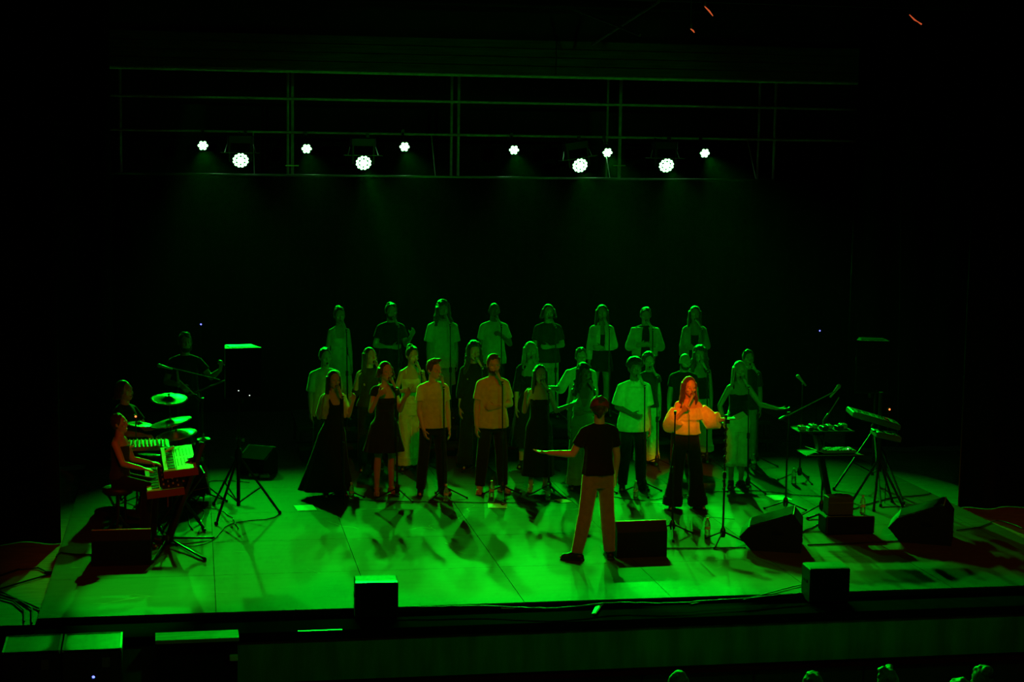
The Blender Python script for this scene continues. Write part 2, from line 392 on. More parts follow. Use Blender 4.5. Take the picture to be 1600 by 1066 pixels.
# ---- riser behind the choir
RZ = .45
rs = empty('choir_riser', (4.8, 25.6, 0), 0, 'low black riser with one step, under the back row of the choir', 'riser')
rs.location.z = 0
RIS = mat('riser_top', (.022, .024, .022), .9, noise=.2, scale=8, spec=.1)
for k in range(6):
    xa = 1.45+k*1.17-4.8
    MB().box((xa+.6, 0.05, RZ-.03), (1.19, 1.7, .06)).build('deck', RIS, rs)
    MB().box((xa+.6, -.93, .22-.025), (1.19, .3, .05)).build('step', RIS, rs)
    for dx in (.06, 1.14):
        for dy in (-.75, .85):
            MB().tube([(xa+dx, dy, 0), (xa+dx, dy, RZ-.05)], .02, 6).build('leg', BLACKM, rs)
        MB().tube([(xa+dx, -.93, 0), (xa+dx, -.93, .18)], .02, 6).build('leg', BLACKM, rs)

# ================================================================== PEOPLE
def remesh(mb, voxel, name, smooth=2, dec=1.0):
    """one continuous surface out of overlapping closed solids"""
    me = mb.mesh('tmp'); o = bpy.data.objects.new('tmp', me); COL.objects.link(o)
    m = o.modifiers.new('r', 'REMESH'); m.mode = 'VOXEL'; m.voxel_size = voxel; m.use_smooth_shade = True
    if smooth:
        s = o.modifiers.new('s', 'SMOOTH'); s.iterations = smooth; s.factor = .5
    if dec < 1:
        d = o.modifiers.new('d', 'DECIMATE'); d.ratio = dec
    dg = bpy.context.evaluated_depsgraph_get(); dg.update()
    out = bpy.data.meshes.new_from_object(o.evaluated_get(dg)); out.name = name
    bpy.data.objects.remove(o); bpy.data.meshes.remove(me)
    out.polygons.foreach_set('use_smooth', [True]*len(out.polygons))
    return out
def add_mesh(me, name, material, parent):
    me.materials.clear(); me.materials.append(material)
    o = bpy.data.objects.new(name, me); COL.objects.link(o); o.parent = parent; return o

MALE = [(.80, .150, .090, 0), (.88, .172, .108, .005), (.95, .168, .112, .008), (1.05, .150, .098, .002), (1.15, .148, .098, 0), (1.27, .168, .112, -.004), (1.36, .172, .108, 0), (1.42, .155, .088, .01), (1.46, .105, .07, .015), (1.50, .062, .06, .018)]
FEM = [(.80, .150, .095, 0), (.88, .178, .115, .010), (.95, .168, .115, .012), (1.05, .128, .088, .004), (1.14, .125, .086, 0), (1.22, .138, .112, -.012), (1.28, .145, .125, -.020), (1.35, .145, .100, -.004), (1.41, .132, .078, .008), (1.45, .085, .06, .014), (1.49, .048, .048, .018)]
MALE = [(z, rx*.89, ry*.95, cy) for z, rx, ry, cy in MALE]; FEM = [(z, rx*.92, ry*.95, cy) for z, rx, ry, cy in FEM]
def prof(tab, z):
    if z <= tab[0][0]: return tab[0][1:]
    for a, b in zip(tab, tab[1:]):
        if z <= b[0]:
            t = (z-a[0])/(b[0]-a[0]); t = t*t*(3-2*t)
            return tuple(a[i]+(b[i]-a[i])*t for i in (1, 2, 3))
    return tab[-1][1:]
def rings(mb, lst, n=28, folds=0, amp=0.0, ph=0.0):
    """closed loft through (z, rx, ry, cx, cy); optional cloth folds"""
    vs = []; fs = []
    for q in lst:
        z, rx, ry, cx, cy = q[:5]; am = q[5] if len(q) > 5 else amp
        for k in range(n):
            a = 2*PI*k/n; w = 1 + am*math.sin(folds*a+ph+z*1.3) + am*.5*math.sin((folds*.6//1+2)*a + ph*2)
            vs.append((cx+rx*w*math.cos(a), cy+ry*w*math.sin(a), z))
    m = len(lst)
    for i in range(m-1):
        for k in range(n): j = (k+1) % n; fs.append((i*n+k, i*n+j, i*n+n+j, i*n+n+k))
    fs.append(tuple(range(n-1, -1, -1))); fs.append(tuple((m-1)*n+k for k in range(n)))
    mb.add(vs, fs)
def shell(mb, lst, th, n=30):
    """open-fronted cloth: (z, rx, ry, cy, opening half-angle)"""
    vs = []; fs = []; m = len(lst)
    for z, rx, ry, cy, op in lst:
        for s in (0, 1):
            for k in range(n+1):
                a = -PI/2 + op + (2*PI-2*op)*k/n
                vs.append(((rx-th*s)*math.cos(a), cy+(ry-th*s)*math.sin(a), z))
    w = 2*(n+1)
    for i in range(m-1):
        for k in range(n):
            a = i*w+k; fs.append((a, a+1, a+w+1, a+w)); b = a+n+1; fs.append((b, b+w, b+w+1, b+1))
        a = i*w; fs.append((a, a+w, a+w+n+1, a+n+1)); a = i*w+n; fs.append((a, a+n+1, a+w+n+1, a+w))
    for k in range(n):
        fs.append((k, k+n+1, k+n+2, k+1)); a = (m-1)*w+k; fs.append((a, a+1, a+n+2, a+n+1))
    mb.add(vs, fs)
def capsule(mb, p0, p1, r0, r1, n=10):
    p0 = Vector(p0); p1 = Vector(p1); d = (p1-p0); L = max(d.length, 1e-5); d = d/L
    pts = []; rr = []
    for t in (.97, .8, .5): pts.append(p0-d*(r0*t)); rr.append(r0*math.sqrt(max(0, 1-t*t)))
    pts += [p0, p1]; rr += [r0, r1]
    for t in (.5, .8, .97): pts.append(p1+d*(r1*t)); rr.append(r1*math.sqrt(max(0, 1-t*t)))
    mb.tube(pts, rr, n)

CROWN_LIGHT = []
def hand(mb, W, d, nrm, side, curl=.35, spread=.5, r=.0088):
    """palm and five separate fingers; d along the hand, nrm out of the palm, side = +1/-1 where the thumb sits"""
    d = d.normalized(); nrm = (nrm - d*nrm.dot(d)); nrm = nrm.normalized() if nrm.length > 1e-4 else Vector((0, 0, 1)); x = d.cross(nrm)*side
    fr = [(.030, .098, .060), (.010, .102, .070), (-.011, .098, .064), (-.030, .088, .050)]
    for ox, kl, fl in fr:
        k = W + d*kl*.88 + x*ox; capsule(mb, W + x*ox*.55 + d*.012, k, .017, .0125, 8)
        dd = (d + x*ox*spread*9).normalized()
        f1 = (dd*math.cos(curl*.7) + nrm*math.sin(curl*.7)).normalized(); m = k + f1*fl*.55
        f2 = (dd*math.cos(curl*2.0) + nrm*math.sin(curl*2.0)).normalized()
        capsule(mb, k, m, r*1.12, r, 8); capsule(mb, m, m+f2*fl*.5, r, r*.82, 8)
    t0 = W + d*.022 + x*.020; t1 = t0 + (d*.55+x*.75+nrm*.25).normalized()*.045; t2 = t1 + (d*.85+x*.4+nrm*.35*(1+curl)).normalized()*.032
    capsule(mb, t0, t1, .0150, .0115, 8); capsule(mb, t1, t2, .0112, .0088, 8)
    return W + d*.09

SKINS = {'light': (.62, .40, .30), 'tan': (.50, .31, .21), 'brown': (.30, .17, .11), 'dark': (.17, .09, .06)}
def skin(k): return mat('skin_'+k, SKINS[k], .40, noise=.06, scale=14)
def hairm(k): return mat('hair_'+k, {'black': (.018, .014, .012), 'brown': (.06, .035, .022), 'blonde': (.42, .30, .15), 'grey': (.3, .3, .3)}[k], .42, noise=.4, scale=60, bump=.4, stretch=(3, 3, .6), sheen=.3)
def cloth(name, c, rough=.85): return mat('cloth_'+name, c, rough, noise=.12, scale=18, bump=.5, sheen=.9 if c[0] > .1 else .12, spec=.6 if c[0] > .1 else .2)
CL = {'white': (.82, .82, .78), 'cream': (.75, .68, .50), 'tanshirt': (.66, .50, .26), 'lightgrey': (.55, .56, .55), 'black': (.014, .013, .014), 'charcoal': (.04, .04, .042),
      'greenprint': (.20, .26, .16), 'denim': (.16, .18, .22), 'trouser_brown': (.26, .21, .15), 'pale': (.62, .64, .58), 'dusk': (.30, .31, .30), 'navy': (.02, .022, .04)}
EYEM = mat('eye_white', (.7, .7, .7), .2); MOUTHM = mat('open_mouth', (.05, .012, .012), .5)
LIPM = mat('lips', (.42, .14, .12), .45)
def tiny(name, r):
    me = MB().ell((0, 0, 0), r, 8, 6).mesh(name); me.polygons.foreach_set('use_smooth', [True]*len(me.polygons)); return me
EYE_ME = tiny('eye', (.0125, .008, .008)); EYE_ME.materials.append(EYEM)
PUP = tiny('iris', (.0055, .004, .0055)); PUP.materials.append(mat('iris', (.03, .02, .015), .2))
MOUTH_O = tiny('mouth', (.017, .012, .017)); MOUTH_O.materials.append(MOUTHM)
MOUTH_C = tiny('mouth', (.024, .010, .007)); MOUTH_C.materials.append(LIPM)

def person(pos, h, rz, label, sex='m', sk='light', hair=('short', 'brown'), top=None, bottom=None, dress=None,
           arms=None, head=(0, 0), stance=.1, lean=0.0, voxel=.0095, shoes='black', sing=True, group=None, legs=None, beard=False, extras=(), name='person', zbase=0.0):
    """local space: facing -Y, +X to the viewer's right; built at 1.75 m and scaled"""
    root = empty(name, pos, rz, label, 'person', group); k = h/1.75; root.scale = (k, k, k)
    F = sex == 'f'; tab = FEM if F else MALE
    shx = .143 if F else .164; shz = 1.398 if F else 1.405
    b = MB()
    rings(b, [(z, *prof(tab, z)[:2], 0, prof(tab, z)[2]) for z in (.80, .84, .88, .92, .96, 1.0, 1.05, 1.1, 1.15, 1.2, 1.25, 1.3, 1.35, 1.39, 1.43, 1.46)], 24)
    capsule(b, (0, .012, 1.44), (0, -.004, 1.56), .052 if F else .062, .047 if F else .056, 14)
    for s in (-1, 1): capsule(b, (s*.045, .012, 1.435), (s*(shx-.015), .008, shz-.012), .046 if F else .052, .044 if F else .054, 10)
    if F:
        for s in (-1, 1): b.ell((s*.062, -.078, 1.262), (.062, .052, .062), 14, 10)
    # head
    hy, hp = head; HR0 = Euler((hp, 0, hy)).to_matrix(); HR = HR0*1.08; HC = Vector((0, -.012, 1.625)); piv = Vector((0, .01, 1.52))
    HC2 = piv + HR @ (HC-piv)
    def H(p): return HC2 + HR @ Vector(p)
    b.ell(H((0, .005, .018)), (.074, .092, .098), 18, 12, HR)
    b.ell(H((0, -.022, -.040)), (.060, .066, .066), 16, 10, HR)
    b.ell(H((0, -.058, -.085)), (.030, .026, .022), 10, 8, HR)           # chin
    capsule(b, H((-.04, -.078, .028)), H((.04, -.078, .028)), .011, .011, 8)   # brow
    capsule(b, H((0, -.084, .018)), H((0, -.106, -.020)), .007, .012, 8)    # nose
    for s in (-1, 1):
        b.ell(H((s*.077, .008, -.004)), (.010, .018, .028), 10, 8, HR)
        b.ell(H((s*.040, -.066, -.022)), (.022, .018, .018), 10, 8, HR)    # cheek
    capsule(b, H((-.018, -.084, -.068)), H((.018, -.084, -.068)), .007, .007, 8)
    # legs
    leg = legs or {}
    fl = []
    for s in (-1, 1):
        hip = Vector((s*.080, .005, .90))
        L = leg.get(s)
        if L: knee, ank, toe = [Vector(q) for q in L]
        else:
            ank = Vector((s*stance, .02, .085)); knee = hip.lerp(ank, .5) + Vector((s*.006, -.02, 0)); toe = ank + Vector((s*.05, -.15, -.055))
        c = .9 if F else 1.0
        capsule(b, hip, knee, .088*c+.004, .056*c, 14); 
        cal = knee.lerp(ank, .32) + Vector((0, .014, 0))
        capsule(b, knee, cal, .053*c, .056*c, 12); capsule(b, cal, ank, .055*c, .036*c, 12)
        fd = (toe-ank); fd.z = 0; fd = fd.normalized() if fd.length > 0 else Vector((0, -1, 0))
        heel = ank - fd*.035 + Vector((0, 0, -.045)); ball = ank + fd*.11 + Vector((0, 0, -.055)); tip = ank+fd*.165+Vector((0, 0, -.062))
        capsule(b, ank, heel, .035, .030, 10); capsule(b, ank, ball, .036, .029, 10); capsule(b, ball, tip, .030, .020, 10); capsule(b, heel, ball, .028, .028, 10)
        fl.append((hip, knee, ank, fd))
    # arms
    am = []
    A = arms or ('down', 'down')
    for s, a in zip((-1, 1), A):
        if isinstance(a, str): a = POSES[a]
        u, f, *rest = a
        hd = rest[0] if len(rest) > 0 and rest[0] is not None else f
        hn = rest[1] if len(rest) > 1 and rest[1] is not None else (-1, 0, 0)
        curl = rest[2] if len(rest) > 2 else .35
        mir = lambda v: Vector((v[0]*s, v[1], v[2]))
        Sx = Vector((s*(shx-.008), .008, shz-.005)); E_ = Sx + mir(u).normalized()*.285; Wr = E_ + mir(f).normalized()*.255
        c = .84 if F else 1.0
        capsule(b, Sx, Sx.lerp(E_, .45), .049*c, .046*c, 12); capsule(b, Sx.lerp(E_, .45), E_, .048*c, .040*c, 12)
        capsule(b, E_, E_.lerp(Wr, .3), .040*c, .042*c, 12); capsule(b, E_.lerp(Wr, .3), Wr, .041*c, .027*c, 12)
        th = -1 if s > 0 else 1
        palm = hand(b, Wr+mir(hd).normalized()*.012, mir(hd), mir(hn), th if (len(rest) < 4) else th*rest[3], curl)
        am.append((Sx, E_, Wr, palm))
    body = add_mesh(remesh(b, voxel, 'body', 2, .5), 'body', skin(sk), root)
    # face pieces
    for s in (-1, 1):
        e = bpy.data.objects.new('eye', EYE_ME); COL.objects.link(e); e.parent = root; e.location = H((s*.030, -.083, .008)); e.rotation_euler = HR0.to_euler()
        p_ = bpy.data.objects.new('iris', PUP); COL.objects.link(p_); p_.parent = e; p_.location = (0, -.0065, 0)
    m_ = bpy.data.objects.new('mouth', MOUTH_O if sing else MOUTH_C); COL.objects.link(m_); m_.parent = root; m_.location = H((0, -.088, -.066 if sing else -.064)); m_.rotation_euler = HR0.to_euler()
    # hair
    kind, hc = hair
    hb = MB(); rnd = random.Random(hash(label) % 1000 if False else sum(map(ord, label)))
    if kind != 'bald':
        hb.ell(H((0, .020, .028)), (.084, .094, .102), 18, 12, HR)
        if kind in ('short', 'quiff', 'bun', 'redlit_bun'):
            for q in range(16):
                a = rnd.uniform(0, 2*PI); e = rnd.uniform(.45, 1.4)
                hb.ell(H((.074*math.cos(a)*math.cos(e), .018+.084*math.sin(a)*math.cos(e), .03+.094*math.sin(e))), (.022, .022, .018), 8, 6, HR)
            if kind == 'quiff':
                for q in range(10): hb.ell(H((rnd.uniform(-.05, .05), rnd.uniform(-.06, .0), rnd.uniform(.105, .13))), (.028, .03, .022), 8, 6, HR)
            if kind == 'redlit_bun': CROWN_LIGHT.append((root, HR, H((0, .014, .035)))); hb.ell(H((0, .10, -.03)), (.034, .038, .055), 12, 8, HR); hb.ell(H((0, .07, .0)), (.06, .05, .06), 12, 8, HR)
            if kind == 'bun': hb.ell(H((0, .08, .10)), (.05, .05, .05), 12, 8, HR)
            for s in (-1, 1): capsule(hb, H((s*.074, .01, .04)), H((s*.076, .0, -.01)), .013, .008, 8)
        if kind in ('afro', 'curly_mop', 'longcurly'):
            R_ = .034 if kind == 'afro' else .026
            for q in range(70):
                a = rnd.uniform(0, 2*PI); e = rnd.uniform(.05, 1.5) if kind != 'longcurly' else rnd.uniform(-.2, 1.5)
                x_, y_, z_ = math.cos(a)*math.cos(e), math.sin(a)*math.cos(e), math.sin(e)
                if y_ < -.35 and z_ < .5: continue
                hb.ell(H((.086*x_, .022+.092*y_, .034+.102*z_)), (R_, R_, R_*.9), 8, 6, HR)
        if kind in ('long', 'longwavy', 'longcurly', 'bob'):
            Ln = {'long': .30, 'longwavy': .33, 'longcurly': .34, 'bob': .13}[kind]
            ns = 26
            for q in range(ns):
                a = PI*(-.16 + 1.32*q/(ns-1)); jit = rnd.uniform(.9, 1.12)
                pts = []; rr = []
                for t in range(7):
                    u = t/6; w = 1+.35*u
                    x_ = .078*math.cos(a)*w; y_ = .016+.082*math.sin(a)*(1+.1*u)
                    if kind != 'long': x_ += .018*math.sin(q*2.1+t*1.9)*u*1.4; y_ += .014*math.cos(q*1.7+t*2.2)*u
                    z_ = .05 - Ln*jit*u
                    p3 = H((x_, y_, z_)) if u < .35 else HC2 + HR @ Vector((x_, y_, 0)) + Vector((0, 0, z_))
                    if p3.z < 1.43 and not F: pass
                    pts.append(p3); rr.append(.021*(1-.45*u) + (.008 if kind == 'longcurly' else 0))
                hb.tube(pts, rr, 7)
                if kind == 'longcurly':
                    for t in range(2, 7): hb.ell(pts[t]+Vector((rnd.uniform(-.02, .02), rnd.uniform(-.01, .02), rnd.uniform(-.02, .02))), (.027, .027, .027), 8, 6)
        ho = add_mesh(remesh(hb, .0085, 'hair', 1, .6), 'hair', hairm(hc), root)
    if CROWN_LIGHT and CROWN_LIGHT[-1][0] is root:
        R3 = CROWN_LIGHT[-1][1] @ Euler((.30, 0, 0)).to_matrix()
        MB().lathe([(.093, -.030), (.0985, -.024), (.096, .020), (.080, .055), (.050, .078), (.02, .086)], CROWN_LIGHT[-1][2], 24, R3).build('red_crown_light', mat('red_lit_hair', (.34, .03, .03), .7, noise=.3, scale=30, bump=.4), root, True)  # red light on the crown of the hair, put into a coloured shell
    if beard:
        bb = MB(); bb.ell(H((0, -.036, -.078)), (.058, .060, .040), 14, 8, HR)
        for s in (-1, 1): capsule(bb, H((s*.066, -.01, -.02)), H((s*.055, -.045, -.07)), .012, .02, 8)
        add_mesh(remesh(bb, .008, 'beard', 1), 'beard', hairm('black'), root)
    # clothes
    def torso_rings(z0, z1, off, hemoff, n=9, top_clip=None):
        out = []
        for i in range(n):
            z = z0+(z1-z0)*i/(n-1); rx, ry, cy = prof(tab, z); t = max(0, (1.28-z)/.5)
            if z > 1.385 and top_clip is None: pass
            o = off + hemoff*min(1, t)
            if z < 1.15: rx = max(rx, prof(tab, 1.15)[0]+.004); ry = max(ry, prof(tab, 1.3)[1]*.9)
            out.append((z, rx+o, ry+o, 0, cy))
        return out
    def sleeves(mb, frac, w, w2=None):
        for Sx, E_, Wr, pm in am:
            w2_ = w2 if w2 is not None else w
            if frac <= 1:
                end = Sx.lerp(E_, frac); mb.tube([Sx-(E_-Sx).normalized()*.03, Sx, Sx.lerp(end, .5), end], [w*.7, w, (w+w2_)/2, w2_], 14)
            else:
                end = E_.lerp(Wr, frac-1)
                mb.tube([Sx-(E_-Sx).normalized()*.03, Sx, Sx.lerp(E_, .5)], [w*.7, w, w], 14)
                capsule(mb, Sx.lerp(E_, .45), E_, w, w, 12); mb.tube([E_, E_.lerp(end, .5), end], [w, w2_, w2_*.95], 14)
    def make_top(t):
        kind = t['kind']; c = cloth(t['c'], CL[t['c']]); hem = t.get('hem', .86); lo = t.get('loose', .02); g_ = MB()
        hf = t.get('hemoff', .02)
        if kind in ('tee', 'shirt', 'blouse'):
            rings(g_, torso_rings(hem, 1.40, .010+lo*.4, hf+lo*.7), 36, 7, .032, rnd.uniform(0, 6))
            rings(g_, [(z, prof(tab, z)[0]+.014, prof(tab, z)[1]+.014, 0, prof(tab, z)[2]) for z in (1.34, 1.37, 1.40, 1.42, 1.44, 1.455)]+[(1.478, .073, .066, 0, .014)], 24)
            for s in (-1, 1): capsule(g_, (s*.05, .010, 1.435), (s*(shx-.012), .008, shz-.012), .056-.005*F, .061-.005*F, 12)
            sleeves(g_, t.get('sl', .62), t.get('sw', .068)*.88, t.get('sw2', .076)*.88)
            if kind == 'shirt':
                for s in (-1, 1): g_.box((s*.035, -.066, 1.46), (.05, .03, .035), Euler((.5, s*.5, 0)).to_matrix())
        if kind == 'tank':
            rings(g_, torso_rings(hem, t.get('top', 1.31), .010, hf), 30, 5, .015, 1)
            for s in (-1, 1):
                capsule(g_, (s*.075, -.085, 1.28), (s*.085, -.02, 1.435), .020, .016, 8); capsule(g_, (s*.085, -.02, 1.435), (s*.08, .08, 1.30), .016, .02, 8)
            if F:
                for s in (-1, 1): g_.ell((s*.062, -.080, 1.262), (.068, .060, .062), 12, 8)
        if kind == 'vneck':     # sleeveless with deep V
            rings(g_, torso_rings(hem, 1.18, .012, hf), 30, 5, .02, 1)
            ls = []
            for i in range(7):
                z = 1.16 + .285*i/6; rx, ry, cy = prof(tab, z)
                ls.append((z, rx+.014, ry+.018, cy, .04+.75*i/6))
            shell(g_, ls, .026)
        if kind == 'strapless':
            rings(g_, torso_rings(hem, 1.30, .012, hf), 30, 5, .01, 1)
            for s in (-1, 1): g_.ell((s*.062, -.080, 1.255), (.068, .060, .055), 12, 8)
        if kind == 'offshoulder':
            rings(g_, [(z, rx, ry, 0, cy) for z, rx, ry, _, cy in torso_rings(hem, 1.345, .02, hf)], 32, 7, .04, 1)
            rings(g_, [(1.20, .235, .150, 0, 0), (1.27, .225, .14, 0, 0), (1.33, .20, .115, 0, 0), (1.355, .185, .10, 0, .004)], 32, 9, .04, 2)
            for Sx, E_, Wr, pm in am:
                g_.tube([Sx.lerp(E_, .22), Sx.lerp(E_, .6), E_, E_.lerp(Wr, .45)], [.07, .10, .125, .115], 16)
        if kind == 'jacket':
            op0 = t.get('open', .42); ls = []
            for i in range(10):
                z = hem + (1.45-hem)*i/9; rx, ry, cy = prof(tab, z)
                if z < 1.15: rx = max(rx, .145); ry = max(ry, .105)
                o = .024+lo+(.02 if z < 1.1 else 0); ls.append((z, rx+o, ry+o, cy, op0*(1-.25*i/9)))
            shell(g_, ls, .026)
            for s in (-1, 1): capsule(g_, (s*.09, .008, shz+.012), (s*(shx-.02), .008, shz-.005), .052, .056, 10); capsule(g_, (s*.085, -.05, 1.38), (s*.055, .0, 1.47), .022, .022, 8)
            sleeves(g_, t.get('sl', 1.8), t.get('sw', .064)*.92, t.get('sw2', .056)*.92)
        add_mesh(remesh(g_, .0105, t.get('name', 'shirt'), 2, .6), t.get('name', 'shirt'), c, root)
    for t in (top if isinstance(top, (list, tuple)) else [top] if top else []): make_top(t)
    if dress:
        g_ = MB(); c = cloth(dress['c'], CL[dress['c']]); hem = dress['hem']; fl_ = dress.get('flare', .12)
        zt_ = 1.30; sh = dress.get('shift', 0)
        lst = [(z, rx, ry, 0, cy, .0) for z, rx, ry, _, cy in torso_rings(1.0, zt_, .010, .0)]
        low = []
        for i in range(9):
            z = hem+(1.0-hem)*i/8; u = 1-i/8; rx, ry, cy = prof(tab, max(z, .93)); rx = max(rx, .14 if z > 1 else .165)
            low.append((z, rx+.014+fl_*u**1.2, ry+.016+fl_*.8*u**1.2, sh*u, cy+.0*u, .045*u))
        rings(g_, low[:-1]+lst, 40, dress.get('folds', 9), .02)
        for s in (-1, 1): g_.ell((s*.062, -.080, 1.255), (.068, .060, .058), 12, 8)
        if dress.get('straps', True):
            for s in (-1, 1):
                capsule(g_, (s*.07, -.085, 1.28), (s*.095, -.02, 1.43), .017, .014, 8); capsule(g_, (s*.095, -.02, 1.43), (s*.08, .08, 1.30), .014, .018, 8)
        if dress.get('v'):
            ls = []
            for i in range(6):
                z = 1.20+.24*i/5; rx, ry, cy = prof(tab, z); ls.append((z, rx+.012, ry+.016, cy, .1+.7*i/5))
            shell(g_, ls, .026)
        if dress.get('sl'): 
            capsule(g_, (-shx+.02, .008, shz), (shx-.02, .008, shz), .058, .058, 12); sleeves(g_, dress['sl'], .060, .064)
        add_mesh(remesh(g_, .011, 'dress', 2, .6), 'dress', c, root)
    if bottom:
        kind = bottom['kind']; c = cloth(bottom['c'], CL[bottom['c']]); g_ = MB()
        if kind in ('trousers', 'shorts', 'wide'):
            wst = bottom.get('waist', 1.0); fr_ = bottom.get('len', 1.0)
            rings(g_, [(z, max(prof(tab, z)[0], .15 if not F else .13)+.012, prof(tab, z)[1]+.014, 0, prof(tab, z)[2]) for z in (.785, .82, .86, .90, .95, wst)], 26)
            for hip, knee, ank, fd in fl:
                wk, wa = bottom.get('w', (.078, .068)); e_ = ank + Vector((0, 0, -.02)) + (ank-knee).normalized()*bottom.get('drop', .0)
                if kind == 'shorts': g_.tube([hip+Vector((0, 0, -.0)), hip.lerp(knee, .3), hip.lerp(knee, fr_)], [.095, .108, .112], 16)
                else:
                    capsule(g_, hip, hip.lerp(knee, .5), .098 if not F else .092, (wk+.092)/2, 14)
                    capsule(g_, hip.lerp(knee, .5), knee, (wk+.092)/2, wk, 14)
                    ee = knee.lerp(e_, fr_); capsule(g_, knee, knee.lerp(ee, .06), wk, wk, 14)
                    g_.tube([knee, knee.lerp(ee, .35)+Vector((0, .008, 0)), knee.lerp(ee, .75), ee], [wk, wk*.96+.04*wa, (wk+2*wa)/3, wa], 16)
                    for q in range(4): 
                        zq = knee.lerp(ee, .75+.07*q); g_.lathe([(wa*.9, -.012), (wa*1.06, 0), (wa*.9, .012)], zq, 14)
            nm = 'shorts' if kind == 'shorts' else 'trousers'
        else:
            hem = bottom['hem']; fl_ = bottom.get('flare', .02); lst = []
            for i in range(10):
                z = hem+(bottom.get('waist', 1.04)-hem)*i/9; u = 1-i/9; rx, ry, cy = prof(tab, max(z, .90)); lst.append((z, rx+.014+fl_*u, ry+.016+fl_*u, 0, cy, .03*u))
            rings(g_, lst, 36, bottom.get('folds', 7), .02); nm = 'skirt'
        add_mesh(remesh(g_, .0105, nm, 1, .6), nm, c, root)
    if shoes:
        sc_ = {'black': CL['black'], 'white': CL['white'], 'tan': CL['tanshirt'], 'heel': CL['cream']}[shoes]
        for hip, knee, ank, fd in fl:
            g_ = MB(); R2 = fd.to_track_quat('-Y', 'Z').to_matrix(); bz = ank.z-.085
            if shoes == 'heel':
                g_.box(ank+fd*.09+Vector((0, 0, -.085+.01)), (.07, .13, .012), R2); g_.tube([ank-fd*.04+Vector((0, 0, -.04)), ank-fd*.045+Vector((0, 0, -.085))], [.02, .008], 8)
                for q in (.06, .11): g_.lathe([(.036, -.006), (.038, 0), (.036, .006)], ank+fd*q+Vector((0, 0, -.05)), 12, Matrix.Rotation(PI/2, 3, R2 @ Vector((1, 0, 0))))
                g_.lathe([(.041, -.006), (.043, 0), (.041, .006)], ank, 14)
                g_.build('shoe', cloth('strap_gold', (.5, .42, .2), .4), root, True); continue
            capsule(g_, ank-fd*.04+Vector((0, 0, -.048)), ank+fd*.13+Vector((0, 0, -.052)), .042, .038, 14)
            capsule(g_, ank+fd*.01+Vector((0, 0, -.02)), ank+fd*.10+Vector((0, 0, -.05)), .046, .036, 14)
            g_.box(ank+fd*.045+Vector((0, 0, -.078)), (.082, .265, .018), R2, bev=.006)
            add_mesh(remesh(g_, .009, 'shoe', 1, .6), 'shoe', mat('shoe_'+shoes, sc_, .5), root)
    for fn in extras: fn(root, H, am)
    root['_h'] = k
    return root, H, am, k

POSES = {  # mirrored for the two sides: +x is outward
    'down': ((.16, .05, -1), (.05, -.22, -1), None, (-1, .1, 0), .4),
    'bent_belly': ((.28, .05, -1), (-.85, -.62, -.05), (-1, -.3, 0), (0, 0.9, .1), .5),
    'bent_chest': ((.35, -.1, -1), (-.55, -.6, .55), (-.7, -.4, .4), (0, .6, -.6), .9),
    'mic_hand': ((.3, -.25, -1), (-.32, -.52, 1.0), (-.5, -.5, .6), (-.3, .8, 0), 1.2),
    'both_up': ((.30, -.12, -1), (.05, -.62, .95), (0, -.35, 1), (-.7, -.5, 0), .5),
    'palm_out': ((.55, -.1, -1), (.85, -.55, .0), (.9, -.4, .25), (0, -.3, 1), .3),
    'out_wide': ((.75, -.25, -.75), (1, -.35, .03), (1, -.3, .05), (0, 0, 1), .25),
    'clasp': ((.35, -.15, -1), (-.55, -.75, .15), (-.8, -.5, .15), (0, .8, .3), .7),
    'hip': ((.5, .1, -1), (-.2, -.55, -.6), None, (-1, 0, 0), .5),
    'reach': ((.35, -.35, -.9), (.35, -.85, .1), (.5, -.8, .3), (-.1, .0, 1), .3),
}

def place(hx, hy_, Y, zf=0.0):
    t = at_y(hx, hy_, Y); return Vector((t.x, Y, zf)), t.z-zf
def face_to(p, tx=4.3, ty=17.0, k=.6): return math.atan2(tx-p.x, p.y-ty)*k
people = {}
def cast(key, hx, hy_, Y, zf, label, rz=None, hmul=1.0, **kw):
    p, h = place(hx, hy_, Y, zf); p.z += .006
    hair = kw.get('hair', ('short', 'brown'))[0]
    h = h/(1.0+({'afro': .025, 'curly_mop': .02, 'longcurly': .02, 'quiff': .015, 'bald': -.012}.get(hair, .004)))
    if rz is None: rz = face_to(p)
    r, H, am, k = person(p, h, rz, label, **kw)
    people[key] = dict(root=r, p=p, h=h, rz=rz, H=H, am=am, k=k, label=label)
    return people[key]
def Wpt(d, v): return d['p'] + Matrix.Rotation(d['rz'], 3, 'Z') @ (Vector(v)*d['k'])
T = dict
G1, G2, G3 = 'choir singers of the back row', 'choir singers of the middle row', 'choir singers of the front row'
YB_, YM, YF = 25.45, 23.85, 22.15
# ---- back row, on the riser
cast('B1', 530, 482, YB_, RZ, 'person in a pale sleeveless V-neck dress, leftmost of the back row', sex='f', hair=('bun', 'brown'), dress=T(c='pale', hem=.25, flare=.07, v=True, straps=False), arms=('down', 'down'), group=G1)
cast('B2', 611, 475, YB_, RZ, 'bearded person all in black with a forearm across the belly, in the back row', sex='m', beard=True, hair=('short', 'black'), top=T(kind='tee', c='black', hem=.88, sl=.6), bottom=T(kind='trousers', c='black'), arms=('bent_belly', ((.3, 0, -1), (.1, -.7, .5), (.2, -.5, .8), (-.5, -.5, 0), .3)), group=G1)
cast('B3', 692, 470, YB_, RZ, 'big person with curly hair in an oversized pale tee, third in the back row', sex='m', hair=('longcurly', 'brown'), sk='tan', beard=True, top=T(kind='tee', c='pale', hem=.78, sl=.85, loose=.05, sw=.085, sw2=.10), bottom=T(kind='shorts', c='dusk', len=.95), arms=('down', 'down'), group=G1)
